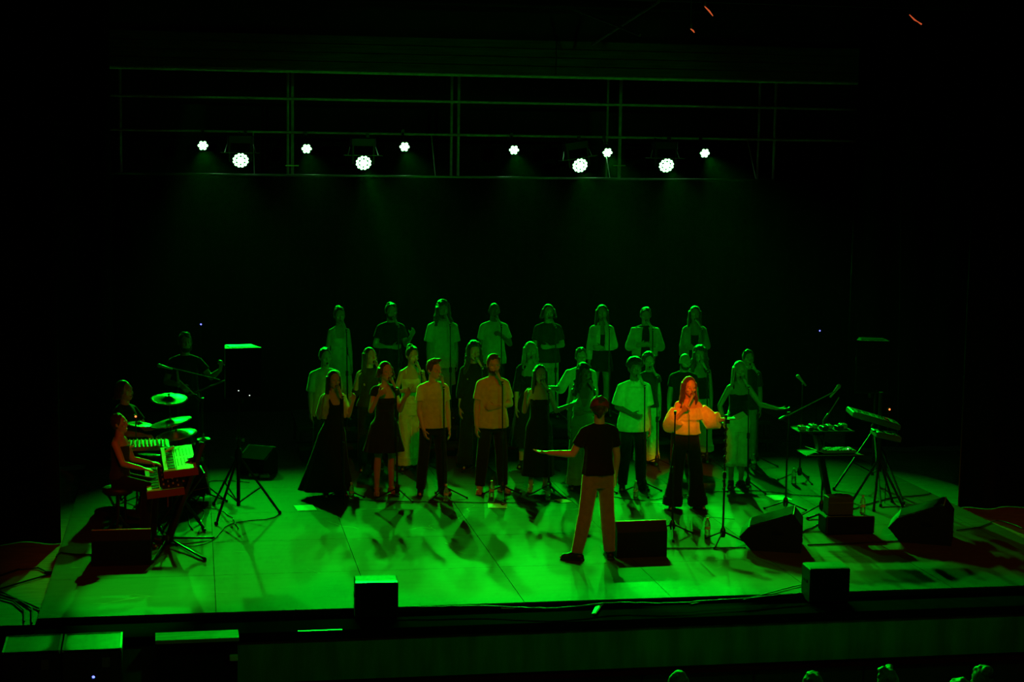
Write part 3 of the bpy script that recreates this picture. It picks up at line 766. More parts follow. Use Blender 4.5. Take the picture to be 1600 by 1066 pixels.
cast('B4', 772, 477, YB_, RZ, 'bald person in a pale tee holding one hand to the chest, in the back row', sex='m', hair=('bald', 'black'), sk='brown', top=T(kind='tee', c='pale', hem=.84, sl=.7, loose=.03), bottom=T(kind='trousers', c='black'), arms=('down', 'bent_chest'), group=G1)
cast('B5', 857, 477, YB_, RZ, 'person with chin-length wavy hair and a dark shirt, forearm across the belly', sex='m', hair=('bob', 'brown'), top=T(kind='tee', c='charcoal', hem=.86, sl=.7), bottom=T(kind='wide', c='pale', w=(.085, .09)), arms=('down', 'bent_belly'), group=G1)
cast('B6', 941, 478, YB_, RZ, 'long-haired person in a pale cropped blouse and black shorts, back row', sex='f', hair=('long', 'black'), sk='tan', top=[T(kind='tank', c='black', hem=1.1, name='tank_top'), T(kind='jacket', c='white', hem=1.06, open=.25, sl=1.85, sw=.062)], bottom=T(kind='shorts', c='black', len=.45, waist=1.05), arms=('down', 'bent_belly'), shoes='black', group=G1)
cast('B7', 1009, 482, YB_, RZ, 'person in an open pale overshirt over a black tee, hands at the belly', sex='m', hair=('short', 'brown'), top=[T(kind='tee', c='black', hem=.88, sl=.3, loose=.0), T(kind='jacket', c='pale', hem=.98, open=.42, sl=1.75, loose=.02, sw=.085, sw2=.07)], bottom=T(kind='trousers', c='black'), arms=('clasp', 'clasp'), group=G1)
cast('B8', 1086, 480, YB_, RZ, 'long dark-haired person in a pale open jacket, rightmost of the back row', sex='f', hair=('long', 'black'), top=[T(kind='tank', c='black', hem=.9, name='tank_top'), T(kind='jacket', c='dusk', hem=.84, open=.5, sl=1.6, loose=.01)], bottom=T(kind='trousers', c='black'), arms=('down', 'bent_belly'), group=G1)
# ---- middle row
cast('M1', 508, 546, YM, 0, 'short-haired person in a pale shirt, leftmost of the middle row', sex='m', hair=('short', 'black'), top=T(kind='tee', c='lightgrey', hem=.80, sl=.9, loose=.03, sw=.08, sw2=.085), bottom=T(kind='trousers', c='black'), arms=('down', 'down'), group=G2)
cast('M2', 578, 545, YM, 0, 'long-haired person in a dark patterned blouse raising both hands, middle row', sex='f', hair=('long', 'brown'), top=T(kind='blouse', c='charcoal', hem=.92, sl=1.3, sw=.066, sw2=.066), bottom=T(kind='trousers', c='black'), arms=('both_up', 'mic_hand'), head=(.3, -.1), group=G2)
cast('M3', 643, 543, YM, 0, 'person in a pale strappy jumpsuit with hands together at the chest', sex='f', hair=('bun', 'black'), sk='tan', top=T(kind='tank', c='pale', hem=.95, name='jumpsuit_top'), bottom=T(kind='wide', c='pale', w=(.095, .12), drop=.0), arms=('clasp', 'mic_hand'), head=(.2, .1), group=G2)
cast('M4', 741, 534, YM, 0, 'person with long curly hair dressed all in black behind the two tan tees', sex='f', hair=('longcurly', 'black'), sk='tan', top=T(kind='blouse', c='black', hem=.8, sl=1.5, loose=.03), bottom=T(kind='wide', c='black', w=(.1, .13)), arms=('down', 'down'), group=G2)
cast('M5', 829, 536, YM, 0, 'person with long blonde hair in a black dress, middle row', sex='f', hair=('longwavy', 'blonde'), dress=T(c='black', hem=.3, flare=.1, sl=1.2), arms=('down', 'down'), group=G2)
cast('M6', 908, 546, YM, 0, 'short-haired person in a pale shirt stretching a hand out to the left', sex='m', hair=('short', 'brown'), top=T(kind='shirt', c='white', hem=.84, sl=1.25, loose=.03, sw=.085, sw2=.08), bottom=T(kind='trousers', c='black'), arms=(((.5, -.3, -.8), (.8, -.5, .15), (1, -.3, .2), (0, 0, 1), .3), 'down'), group=G2)
cast('M7', 1014, 551, YM, 0, 'curly-haired person in a dark top and long white trousers, middle row', sex='f', hair=('curly_mop', 'brown'), top=T(kind='tee', c='charcoal', hem=.92, sl=.3), bottom=T(kind='wide', c='white', w=(.09, .11)), arms=('down', 'down'), head=(.1, 0), group=G2)
cast('M8', 1069, 556, YM-.25, 0, 'bald bearded person in a black tee, right part of the middle row', sex='m', beard=True, hair=('bald', 'black'), top=T(kind='tee', c='black', hem=.86, sl=.55, loose=.01), bottom=T(kind='trousers', c='black'), arms=('down', 'down'), head=(.4, .1), group=G2)
cast('M9', 1094, 541, YM+.15, 0, 'person with dark curly hair, black top and pale loose trousers', sex='f', hair=('longcurly', 'brown'), sk='tan', top=T(kind='tank', c='black', hem=.98, name='tank_top'), bottom=T(kind='wide', c='lightgrey', w=(.12, .15), len=.75), arms=('down', 'down'), group=G2)
cast('M10', 1169, 549, YM, 0, 'short-haired person in dark clothes, rightmost of the middle row', sex='m', hair=('short', 'brown'), top=T(kind='tee', c='charcoal', hem=.85, sl=.7), bottom=T(kind='trousers', c='dusk'), arms=('down', 'down'), head=(.3, 0), group=G2)
# ---- front row
cast('F1', 521, 581, YF, 0, 'long-haired person in a floor-length black dress with hands raised, far left front', sex='f', hair=('long', 'black'), voxel=.0082, top=T(kind='jacket', c='pale', hem=1.10, open=.85, sl=.9, sw=.06, sw2=.07, name='shawl'), dress=T(c='black', hem=.10, flare=.21, v=True, straps=False, shift=-.10), arms=('both_up', 'both_up'), shoes='black', group=G3)
cast('F2', 602, 567, YF, 0, 'person in a short black dress and strappy heels raising one hand', sex='f', hair=('bob', 'black'), sk='tan', voxel=.0082, dress=T(c='black', hem=.58, flare=.10, sl=.3), arms=('mic_hand', ((.22, -.15, -1), (.10, -.62, .80), (.3, -.5, .8), (-.3, -.6, .5), .4)), shoes='heel', head=(.15, 0), group=G3)
cast('F3', 677, 562, YF, 0, 'person with wavy short hair in a tan tee, arms hanging, looking right', sex='m', hair=('quiff', 'brown'), voxel=.0082, top=T(kind='tee', c='tanshirt', hem=.88, sl=.6), bottom=T(kind='trousers', c='black', w=(.075, .06)), arms=(((.1, -.05, -1), (-.15, -.35, -1), None, (-1, .1, 0), .5), 'down'), head=(.45, 0), stance=.15, sing=False, group=G3)
cast('F4', 771, 556, YF, 0, 'bearded person in a tan tee with one forearm across the belly', sex='m', beard=True, hair=('short', 'brown'), voxel=.0082, top=T(kind='tee', c='tanshirt', hem=.84, sl=.72, loose=.035), bottom=T(kind='trousers', c='black', w=(.08, .065), len=.95), arms=('down', 'bent_belly'), stance=.15, shoes='tan', group=G3)
cast('F5', 844, 572, YF, 0, 'person in a strapless long black dress with one forearm stretched out', sex='f', hair=('long', 'brown'), voxel=.0082, dress=T(c='black', hem=.22, flare=.05, straps=False, folds=6), arms=('both_up', ((.35, -.15, -1), (.75, -.55, .45), (.7, -.5, .6), (0, -.4, .9), .4)), shoes='heel', group=G3)
cast('F6', 912, 569, YF+.1, 0, 'person with long curly hair in a green patterned V-neck jumpsuit', sex='f', hair=('longcurly', 'black'), sk='brown', voxel=.0082, top=T(kind='vneck', c='greenprint', hem=.9, name='jumpsuit_top'), bottom=T(kind='wide', c='greenprint', w=(.10, .12)), arms=('down', 'bent_belly'), head=(.3, 0), sing=False, group=G3)
cast('F7', 992, 559, YF, 0, 'person with round curly hair in a bright short-sleeved button shirt', sex='m', hair=('afro', 'black'), sk='brown', voxel=.0082, top=T(kind='shirt', c='white', hem=.80, sl=.92, loose=.05, sw=.085, sw2=.105), bottom=T(kind='trousers', c='black', w=(.08, .065)), arms=(((.25, .0, -1), (-.45, -.75, -.2), (-.7, -.5, -.3), (0, .7, .4), .5), 'down'), stance=.13, rz=.05, group=G3)
cast('F8', 1156, 566, YF, 0, 'person with long blonde hair, black tank top and pale high-waisted skirt, arms spread', sex='f', hair=('long', 'blonde'), voxel=.0082, top=T(kind='tank', c='black', hem=1.0, name='tank_top'), bottom=T(kind='wide', c='white', w=(.082, .090), waist=1.08, len=.45), arms=(((.55, -.15, -.95), (-.1, -.7, -.75), (0, -.6, -.8), (-.5, -.3, .6), .6), ((.55, -.3, -.8), (.8, -.55, -.15), (.9, -.5, .05), (0, 0, 1), .3)), head=(-.1, .05), stance=.07, rz=-.05, group=G3)
# ---- soloist and conductor
ps = at_z(1062, 803); 
cast('S', 1076, 590, 20.9, 0, 'soloist singing into a handheld microphone, white off-shoulder blouse, black flared trousers', sex='f', hair=('longwavy', 'brown'), voxel=.0078, top=T(kind='offshoulder', c='white', hem=1.0, name='blouse', hemoff=.05), bottom=T(kind='wide', c='black', w=(.095, .135), waist=1.06, drop=.02), arms=(((.38, -.25, -1), (-.55, -.50, .85), (-.4, -.6, .6), (-.2, .8, 0), 1.25), ((.6, -.05, -.75), (.75, -.45, .15), (1, -.3, .15), (0, 0, 1), .3)), head=(.15, .12), stance=.17, rz=-.05, shoes='black')
legC = {-1: ((-.135, .0, .49), (-.215, .03, .085), (-.36, -.06, .03)), 1: ((.115, .0, .49), (.13, .03, .085), (.16, -.12, .03))}
pc, hc_ = place(951, 622, 18.45, 0)
pc.x = at_z(928, 872).x+.02
rC, HC_, amC, kC = person(pc, hc_, PI+.10, 'conductor seen from behind in a dark tee and brown trousers, one arm held out', sex='m', hair=('redlit_bun', 'brown'), voxel=.0078,
    top=T(kind='tee', c='black', hem=.93, sl=.62, loose=.01), bottom=T(kind='trousers', c='trouser_brown', w=(.078, .062), len=.97),
    arms=(((.20, -.05, -1), (.06, -.35, -1), None, (-1, .1, 0), .5), ((.42, -.12, -.85), (1, -.35, .03), (1, -.3, .12), (0, 0, 1), .2)), head=(-.25, .12), stance=.2, legs={-1: ((-.115, .0, .49), (-.14, .03, .085), (-.16, -.12, .03)), 1: ((.135, .0, .49), (.235, .03, .085), (.38, -.04, .03))}, sing=False)
# ================================================================== MICROPHONES AND STANDS
STANDM = mat('stand_black_enamel', (.022, .022, .023), .38, metal=.2)
MICB = mat('mic_body', (.55, .57, .55), .4, metal=.2); MICG = mat('mic_grille', (.55, .55, .55), .35, metal=.8, bump=.6, noise=.1, scale=300)
def tripod(root, leg=.30, hub=.14, rot=0.0, r=.009):
    for k in range(3):
        a = rot + k*2*PI/3; e = Vector((leg*math.cos(a), leg*math.sin(a), .012))
        l = MB().tube([(0.012*math.cos(a), .012*math.sin(a), hub), e*.96+Vector((0, 0, .004)), e], [r, r, r*1.3], 7).build('leg', STANDM, root)
        MB().lathe([(.014, 0), (.016, .012), (.010, .026)], (e.x, e.y, .001), 8).build('rubber_foot', CABLEM, l)
    MB().lathe([(.024, hub-.06), (.032, hub-.03), (.032, hub+.02), (.016, hub+.055)], (0, 0, 0), 12).build('hub', STANDM, root)
def mic_stand(base, h, label, rot=0.0, group='black straight microphone stands of the choir', tilt=(0, 0)):
    r = empty('microphone_stand', base, 0, label, 'microphone stand', group)
    tripod(r, .29, .14, rot)
    top = Vector((tilt[0], tilt[1], h))
    mid = top*.55
    MB().tube([(0, 0, .10), mid], .0125, 8).build('lower_pole', STANDM, r)
    MB().lathe([(.017, -.04), (.021, -.03), (.021, .03), (.014, .04)], mid, 10).build('clutch', STANDM, r)
    MB().tube([mid, top], .0085, 8).build('upper_pole', STANDM, r)
    MB().tube([top, top+Vector((0, 0, .045))], [.012, .017], 8).build('mic_clip', STANDM, r)
    return r, Vector(base)+top+Vector((0, 0, .045))
def make_mic():
    r = empty('microphone', (0, 0, 0), 0, 'x', 'microphone', 'vocal microphones')
    MB().lathe([(.010, -.17), (.0125, -.165), (.015, -.10), (.020, -.03), (.021, -.012)], (0, 0, 0), 12).build('handle', MICB, r, True)
    MB().lathe([(.020, -.014), (.026, -.002), (.027, .006), (.026, .014), (.019, .030), (.008, .037)], (0, 0, 0), 12).build('grille', MICG, r, True)
    return r
_mic = []
def mic(pos, d, label, group='vocal microphones'):
    if not _mic: _mic.append(make_mic()); o = _mic[0]
    else: o = copy_tree(_mic[0])
    o.location = pos; o.rotation_mode = 'QUATERNION'; o.rotation_quaternion = Vector(d).to_track_quat('Z', 'Y'); o['label'] = label; o['group'] = group
    return o
def short(l): return l
SH = {'B1': 'the pale sleeveless dress singer, back row left', 'B2': 'the bearded singer in black, back row', 'B3': 'the big curly-haired back row singer', 'B4': 'the bald back row singer in a pale tee',
      'B5': 'the wavy-haired dark-shirted back row singer', 'B6': 'the back row singer in black shorts', 'B7': 'the back row singer in the open overshirt', 'B8': 'the rightmost back row singer',
      'M2': 'the patterned-blouse middle row singer', 'M3': 'the pale jumpsuit middle row singer', 'M4': 'the curly middle row singer in black', 'M5': 'the blonde middle row singer in black', 'M7': 'the white-trousered middle row singer', 'M9': 'the curly middle row singer in pale trousers', 'M10': 'the rightmost middle row singer',
      'F1': 'the singer in the floor-length black dress', 'F2': 'the singer in the short black dress', 'F3': 'the wavy-haired singer in a tan tee', 'F4': 'the bearded singer in a tan tee', 'F5': 'the singer in the strapless dress',
      'F6': 'the green jumpsuit singer', 'F7': 'the singer in the bright button shirt', 'F8': 'the blonde front row singer in a tank top'}
for i, (kk, who) in enumerate(SH.items()):
    d = people[kk]; mouth = Wpt(d, d['H']((0, -.105, -.062)))
    z0 = RZ if kk[0] == 'B' else 0.0
    sx = .05; dist = .05
    dv = Vector((-.35 if kk not in ('F3',) else -.1, .55, .72)).normalized()
    mp_ = mouth + Vector((.015, -dist, -.012))
    tail = mp_ - dv*.15
    base = Vector((tail.x+.02, tail.y-.03, z0))
    if kk[0] == 'B': base.y = max(base.y, 24.93)
    st, tp = mic_stand(base, tail.z-.03-z0, 'black microphone stand in front of '+who, .4+i*.7, tilt=(tail.x-base.x, tail.y-base.y))
    mic(mp_, dv, 'microphone at the mouth of '+who)
# the soloist's hand-held microphone with its cable
d = people['S']; mth = Wpt(d, d['H']((0, -.12, -.07))); pm = Wpt(d, d['am'][0][3])
dv = (mth-pm).normalized()
mic(mth+Vector((0, -.015, 0)), dv, 'silver-headed microphone held to the mouth by the soloist', 'vocal microphones')
ct = mth - dv*.19
tag(MB().tube([ct, ct+Vector((.02, -.04, -.1)), ct+Vector((.03, -.05, -.5)), ct+Vector((.02, -.04, -.95)), ct+Vector((.05, -.12, -1.25)), Vector((ct.x+.15, ct.y-.3, .01)), Vector((ct.x+.5, ct.y-.5, .01))], .004, 6).build('microphone_cable', CABLEM), "thin black cable hanging from the soloist's microphone", 'cable')
# music sheet in the soloist's other hand
ph = Wpt(d, d['am'][1][3])
tag(MB().box(ph+Vector((.03, -.03, .035)), (.15, .10, .004), Euler((.5, -.35, .2)).to_matrix()).build('folded_paper', PAPER), 'small white folded paper in the outstretched hand of the soloist', 'paper')

# ---- free-standing stands at the front and right
b = at_z(1050, 838)
r_, tp = mic_stand(b, 1.44, 'tall empty microphone stand left of the soloist, beside the front monitor', .3, None)
b = at_z(1129, 850)
r_, tp = mic_stand(b, 1.46, 'tall microphone stand with a wound cable, right of the soloist', 2.0, None)
pts = []
for q in range(60): a = q*.9; pts.append((.018*math.cos(a), .018*math.sin(a), .6+.8*q/60))
MB().tube(pts, .005, 5).build('wound_cable', mat('grey_cable', (.12, .12, .12), .4), r_)
MB().box((.01, -.01, 1.43), (.05, .03, .05)).build('holder', STANDM, r_)
b = at_z(1249, 752)
r_, tp = mic_stand(b, 1.30, 'slim microphone stand behind the small table with the controllers', .8, None)
mic(tp+Vector((-.07, -.02, .10)), Vector((-.7, -.1, .75)), 'microphone tilted on the slim stand at the right, above the blonde singer hand', 'vocal microphones')
def boom_stand(base, h, a, b_, label, rot=0.5, micend=True, leg=.3, mat_=None):
    r = empty('boom_microphone_stand', base, 0, label, 'microphone stand')
    tripod(r, leg, .14, rot); B0 = Vector(base)
    MB().tube([(0, 0, .10), (0, 0, h)], .011, 8).build('pole', STANDM, r)
    MB().box((0, 0, h), (.04, .04, .05)).build('clutch', STANDM, r)
    a = Vector(a)-B0; b_ = Vector(b_)-B0
    MB().tube([a, b_], .008, 8).build('boom_arm', mat_ or STANDM, r)
    MB().lathe([(.014, 0), (.018, .02), (.018, .08), (.012, .1)], a, 10, (b_-a).to_track_quat('Z', 'Y').to_matrix()).build('counterweight', STANDM, r)
    return r
SATIN = mat('satin_grey_tube', (.30, .30, .30), .3, metal=.5)
b = at_z(1227, 801); Yb = b.y
A_ = at_y(1217, 656, Yb-.05); B_ = at_y(1306, 611, Yb+.1); hz = at_y(1236, 647, Yb).z
boom_stand(b, hz, A_, B_, 'boom microphone stand reaching over the controller table at the right', .2, mat_=SATIN)
mic(B_+Vector((.03, 0, .05)), Vector((.3, -.2, .5)), 'microphone at the raised end of the right boom stand')
b2 = at_z(1283, 806)
A2 = at_y(1288, 657, b2.y); B2 = at_y(1311, 621, b2.y)
boom_stand(b2, A2.z-.02, A2, B2, 'short boom stand rising steeply behind the controller table', 1.2, mat_=SATIN)

# ================================================================== LOUDSPEAKERS
def wedge(pos, rz, w, d, h, label, front_flat=False):
    """floor monitor: slanted grille towards local +Y, low nose"""
    r = empty('floor_monitor', pos, rz, label, 'stage monitor', 'black wedge floor monitors')
    pl = [(-d/2, .0), (d*.30, .0), (d/2, h*.34), (d*.36, h*.60), (-d*.36, h), (-d*.5, h*.72)]
    MB().prism(pl, -w/2, w/2).build('cabinet', BLACK, r)
    ang = -math.atan2(h*.40, d*.72); L = math.hypot(d*.72, h*.40)
    MB().box((0, 0, h*.80+.006), (w*.93, L*.95, .012), Euler((ang, 0, 0)).to_matrix(), bev=.004).build('grille', GRILLE, r)
    for s in (-1, 1):
        MB().box((s*(w/2+.001), -d*.12, h*.5), (.012, .13, .04), bev=.004).build('handle', GRILLE, r)
        MB().tube([(s*(w/2-.006), -d*.36, h-.004), (s*(w/2-.006), d*.36, h*.60)], .005, 6).build('edge', RIMM, r)
    MB().tube([(-w/2, -d*.36, h), (w/2, -d*.36, h)], .007, 6).build('edge', mat('edge_highlight', (.30, .31, .30), .4, metal=.3), r)  # paler top edge: its bright line of light is put into the colour
    for q in range(4): MB().box((-w*.3+q*.05, -d*.505+.0, h*.25), (.022, .012, .022)).build('socket', BLACKM, r)
    return r
# monitor behind the conductor: faces the soloist, its flat back towards the audience
p = at_z(1001, 871); wedge((p.x, p.y+.22, 0), .05, .58, .46, .40, 'black floor monitor with a bright top edge right of the conductor')
p = at_z(1215, 862); wedge((p.x, p.y+.24, 0), 1.2, .50, .70, .44, 'black wedge monitor showing its slanted side, in front of the boom stand')
p = at_z(1452, 850); wedge((p.x, p.y+.25, 0), 1.1, .52, .72, .47, 'black wedge monitor at the far right edge of the stage floor')
p = at_z(190, 884); wedge((p.x, p.y+.22, 0), 0.0, .62, .46, .38, 'black floor monitor in front of the keyboard player')
p = at_z(402, 745); wedge((p.x, p.y+.2, 0), 2.6, .42, .42, .36, 'black monitor in the shadow behind the left speaker stand')
for (xa, ya, w, lb) in ((584, 955, .42, 'small black box loudspeaker on the front edge, left of centre'), (1281, 933, .42, 'small black box loudspeaker on the front edge, right side')):
    p = at_z(xa, ya, -.06)
    r = empty('front_fill_speaker', (p.x, 16.62, -.06), -.05, lb, 'loudspeaker', 'box loudspeakers on the front edge')
    MB().box((0, .02, .19), (w, .30, .36), bev=.012).build('cabinet', BLACK, r)
    MB().box((0, -.134, .19), (w*.9, .012, .32), bev=.004).build('grille', GRILLE, r)
    MB().box((0, -.10, .3715), (w*.96, .06, .003)).build('top_edge', RIMM, r)
    for s in (-1, 1): MB().box((s*w*.5, .02, .22), (.012, .12, .035), bev=.004).build('handle', GRILLE, r)
    for sx in (-1, 1):
        for sy in (-1, 1): MB().lathe([(.014, 0), (.014, .012)], (sx*w*.4, .02+sy*.11, 0), 8).build('foot', CABLEM, r)

def speaker_stand(base, legs, h, label):
    r = empty('speaker_stand', base, 0, label, 'speaker stand', 'tripod speaker stands'); B0 = Vector(base)
    hub = Vector((0, 0, .75)); low = Vector((0, 0, .12))
    MB().tube([low, (0, 0, .95)], .022, 10).build('lower_pole', STANDM, r)
    MB().tube([(0, 0, .9), (0, 0, h)], .017, 10).build('upper_pole', STANDM, r)
    MB().lathe([(.03, .70), (.045, .72), (.045, .80), (.03, .83)], (0, 0, 0), 12).build('collar', STANDM, r)
    MB().lathe([(.012, 0), (.02, .02), (.02, .035)], (.04, 0, .93), 8, Euler((0, PI/2, 0)).to_matrix()).build('knob', STEEL, r)
    for L in legs:
        e = Vector(L)-B0; e.z = .015; k = hub.lerp(e, .55)
        l = MB().tube([hub, e], .015, 8).build('leg', STANDM, r)
        MB().tube([(0, 0, .16), k], .009, 6).build('brace', STANDM, l)
        MB().lathe([(.02, 0), (.022, .015), (.015, .04)], (e.x, e.y, .001), 8).build('rubber_foot', CABLEM, l)
    return r
def pa_speaker(pos, rz, label, w=.44, d=.38, h=.66):
    r = empty('loudspeaker', pos, rz, label, 'loudspeaker', 'loudspeakers on tripod stands')
    vs = [(-w/2, -d/2), (w/2, -d/2), (w*.36, d/2), (-w*.36, d/2)]
    m_ = MB(); m_.add([(x, y, 0) for x, y in vs]+[(x, y, h) for x, y in vs], [(3, 2, 1, 0), (4, 5, 6, 7), (0, 1, 5, 4), (1, 2, 6, 5), (2, 3, 7, 6), (3, 0, 4, 7)])
    m_.build('cabinet', BLACK, r)
    MB().box((0, -d/2-.005, h/2), (w*.93, .014, h*.94), bev=.004).build('grille', GRILLE, r)
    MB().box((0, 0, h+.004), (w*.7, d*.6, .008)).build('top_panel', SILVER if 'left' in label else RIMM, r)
    for s in (-1, 1): MB().box((s*w*.44, 0, h*.6), (.02, .14, .05), bev=.005).build('handle', GRILLE, r)
    MB().lathe([(.03, -.08), (.03, 0)], (0, 0, 0), 10).build('pole_mount', STANDM, r)
    for q, (x_, z_) in enumerate(((-.14, .12), (.16, .02))): MB().box((w*x_, -d/2-.014, h*z_+.03), (.012, .006, .012)).build('badge', WHITELED if 'left' in label else RIMM, r)
    return r
b = at_z(372, 806); b.x = at_z(372, 800).x
hs = at_y(375, 620, b.y).z
speaker_stand(b, [at_z(338, 820), at_z(437, 803), at_z(334, 789)], hs-.03, 'tripod stand under the left loudspeaker, its legs spread on the floor')
pa_speaker((b.x+.03, b.y, hs), .15, 'black loudspeaker high on the left tripod stand, top catching light', h=at_y(380, 541, b.y).z-hs)
b = at_z(1368, 762); b.y += .25; b.x += .05
hs = at_y(1368, 612, b.y).z
speaker_stand(b, [at_z(1303, 766), at_z(1376, 792), at_z(1412, 788)], hs-.03, 'tripod stand under the right loudspeaker beside the keyboards')
pa_speaker((b.x-.08, b.y, hs), -.3, 'black loudspeaker hardly visible high on the right tripod stand', h=at_y(1368, 530, b.y).z-hs)

# ================================================================== BOTTLES, PAPERS
def make_bottle():
    r = empty('water_bottle', (0, 0, 0), 0, 'x', 'bottle', 'water bottles on the stage floor')
    MB().lathe([(.028, 0), (.033, .008), (.033, .05), (.030, .06), (.033, .07), (.033, .14), (.030, .15), (.024, .175), (.013, .195), (.013, .208)], (0, 0, 0), 14).build('bottle_body', WATER, r, True)
    MB().lathe([(.0155, .206), (.0155, .225)], (0, 0, 0), 12).build('cap', CAPM, r)
    MB().lathe([(.0336, .085), (.0336, .115)], (0, 0, 0), 14).build('wrapper', mat('bottle_wrapper', (.75, .8, .85), .5), r)
    return r
pb_ = None
for (x, y, w) in ((549, 781, 'beside the hem of the long black dress'), (697, 784, "at the feet of the wavy-haired singer in a tan tee"), (768, 778, 'at the feet of the bearded singer in a tan tee'),
               (856, 782, 'at the feet of the singer in the strapless dress'), (993, 778, 'at the feet of the singer in the bright shirt'), (1105, 838, 'between the soloist and the wound-cable stand'),
               (187, 836, 'under the keyboard player stool'), (1240, 757, 'by the base of the slim stand at the right'), (1177, 733, 'far back right, near the last middle row singer'), (1349, 800, 'on top of the low amplifier at the right')):
    if pb_ is None: pb_ = make_bottle(); o = pb_
    else: o = copy_tree(pb_)
    q = at_z(x, y); 
    if y == 800: q = at_z(1329, 836)+Vector((.19, .13, .221)); 
    o.location = q; o['label'] = 'water bottle '+w
for (x, y, w, rz) in ((477, 794, 'left, in front of the long black dress', .1), (777, 790, 'in front of the bearded singer in a tan tee', -.15), (1217, 778, 'right, near the boom stand', .05), (880, 783, 'right of the strapless dress singer', .3)):
    q = at_z(x, y)
    n_ = MB(); n_.box((0, 0, .0025), (.24 if y != 783 else .15, .32 if y != 783 else .2, .003)); o = n_.build('set_list', PAPER, loc=(q.x, q.y, .001), rz=rz)
    tag(o, 'white paper sheet '+w, 'paper', 'paper sheets on the stage floor')

# ================================================================== LEFT: KEYBOARDS, DRUMS, GUITAR
def stool(pos, h, label, parent=None):
    r = empty('stool', pos, 0, label, 'stool')
    MB().lathe([(.15, h-.08), (.17, h-.06), (.17, h-.015), (.15, h)], (0, 0, 0), 20).build('seat', mat('stool_vinyl', (.03, .028, .028), .45), r, True)
    MB().tube([(0, 0, .25), (0, 0, h-.07)], .02, 8).build('column', STANDM, r)
    for k in range(3):
        a = k*2*PI/3+.4; MB().tube([(0, 0, .34), (.24*math.cos(a), .24*math.sin(a), .015)], .014, 8).build('leg', STANDM, r)
    return r
def seated(key, hx, hy_, Y, label, rz, seat, **kw):
    t = at_y(hx, hy_, Y); k = (t.z-(seat+.06))/(1.75-.88)     # hip joint sits above the seat
    h = 1.75*k; z0 = seat+.06-.88*k; fl0 = (-z0)/k
    kn = Vector((.12, -.42, .86)); an = Vector((.13, -.36, fl0+.09))
    lg = {s: ((s*kn.x, kn.y, kn.z-.02), (s*an.x, an.y, an.z), (s*.15, -.55, an.z-.055)) for s in (-1, 1)}
    p = Vector((t.x, Y, z0)); r, H, am, k2 = person(p, h, rz, label, legs=lg, **kw)
    people[key] = dict(root=r, p=p, h=h, rz=rz, H=H, am=am, k=k2); return p
kb = at_z(262, 850)                    # base of the column stand
KY = kb.y
pK = seated('K', 187, 649, KY+.05, 'keyboard player sitting in profile at the far left in a sleeveless dark vest', 1.25, .66, sex='m', hair=('short', 'brown'), voxel=.0082, group=None,
       top=T(kind='tank', c='charcoal', hem=.92, top=1.36, name='vest'), bottom=T(kind='trousers', c='black'), arms=(((.18, -.42, -.85), (-.05, -.95, -.18), (0, -1, -.15), (0, 0, -1), .4), ((.15, -.35, -.9), (-.1, -.95, -.10), (0, -1, -.1), (0, 0, -1), .4)), head=(-.1, -.12), sing=False)
stool((pK.x-.03, pK.y, 0), .66, 'tall round black stool under the keyboard player')
pD = seated('D', 195, 597, 22.4, 'drummer in black half hidden in the dark behind the cymbals', 1.0, .50, sex='m', hair=('bob', 'brown'), top=T(kind='tee', c='black', hem=.88), bottom=T(kind='trousers', c='black'),
       arms=(((.2, -.5, -.8), (0, -.95, .0), (0, -1, 0), (0, 0, -1), 1.0), ((.2, -.5, -.8), (0, -.95, .2), (0, -1, .1), (0, 0, -1), 1.0)), head=(-.1, -.15), sing=False)
stool((pD.x-.03, pD.y, 0), .50, 'low round drum stool in the dark under the drummer')
cast('G', 289, 522, 24.3, 0, 'bearded guitarist in black standing in the dark behind the drums', rz=.1, sex='m', beard=True, hair=('short', 'brown'), top=T(kind='tee', c='black', hem=.86), bottom=T(kind='trousers', c='black'),
     arms=(((.35, -.15, -1), (-.6, -.75, -.05), (-.6, -.5, -.4), (0, .8, -.4), .7), ((.55, -.3, -.7), (.35, -.75, .45), (.1, -.5, .8), (-.5, .4, 0), .9)), head=(.1, -.05), sing=False)
g0 = people['G']['p']; gc = Vector((g0.x-.02, g0.y-.24, 1.03))
gr = empty('electric_guitar', gc, 0, 'dark electric guitar held by the guitarist, neck pointing right', 'guitar')
gd = Vector((.86, -.22, .38)).normalized(); gR = Matrix((gd, Vector((0, 0, 1)).cross(gd).cross(gd)*-1, -(gd.cross(Vector((0, 0, 1))).normalized()))).transposed()
gn = Vector((.05, -1, 0)).normalized(); gu = gn.cross(gd).normalized()*-1
m_ = MB(); ol = []
for k in range(24):
    a = 2*PI*k/24; rr = .16+.035*math.cos(2*a)-.02*math.sin(3*a); ol.append(gd*(rr*1.15*math.cos(a)-.05)+gu*(rr*.85*math.sin(a)))
m_.add([v+gn*.022 for v in ol]+[v-gn*.022 for v in ol], [tuple(range(24)), tuple(range(47, 23, -1))]+[(k, 24+k, 24+(k+1) % 24, (k+1) % 24) for k in range(24)])
m_.build('guitar_body', mat('guitar_lacquer', (.10, .05, .03), .2, spec=.6), gr)
MB().tube([gd*.08+gn*.028, gd*.62+gn*.028], [(.024, .014), (.020, .011)], 8).build('neck', mat('guitar_neck', (.25, .17, .1), .35), gr)
MB().box(gd*.70+gn*.025, (.16, .02, .06), Matrix((gd, gn, gu)).transposed(), bev=.005).build('headstock', mat('guitar_lacquer', (.1, .05, .03), .2), gr)
for q in (0, .06): MB().box(gd*(q-.04)+gn*.027, (.02, .01, .07), Matrix((gd, gn, gu)).transposed()).build('pickup', STEEL, gr)
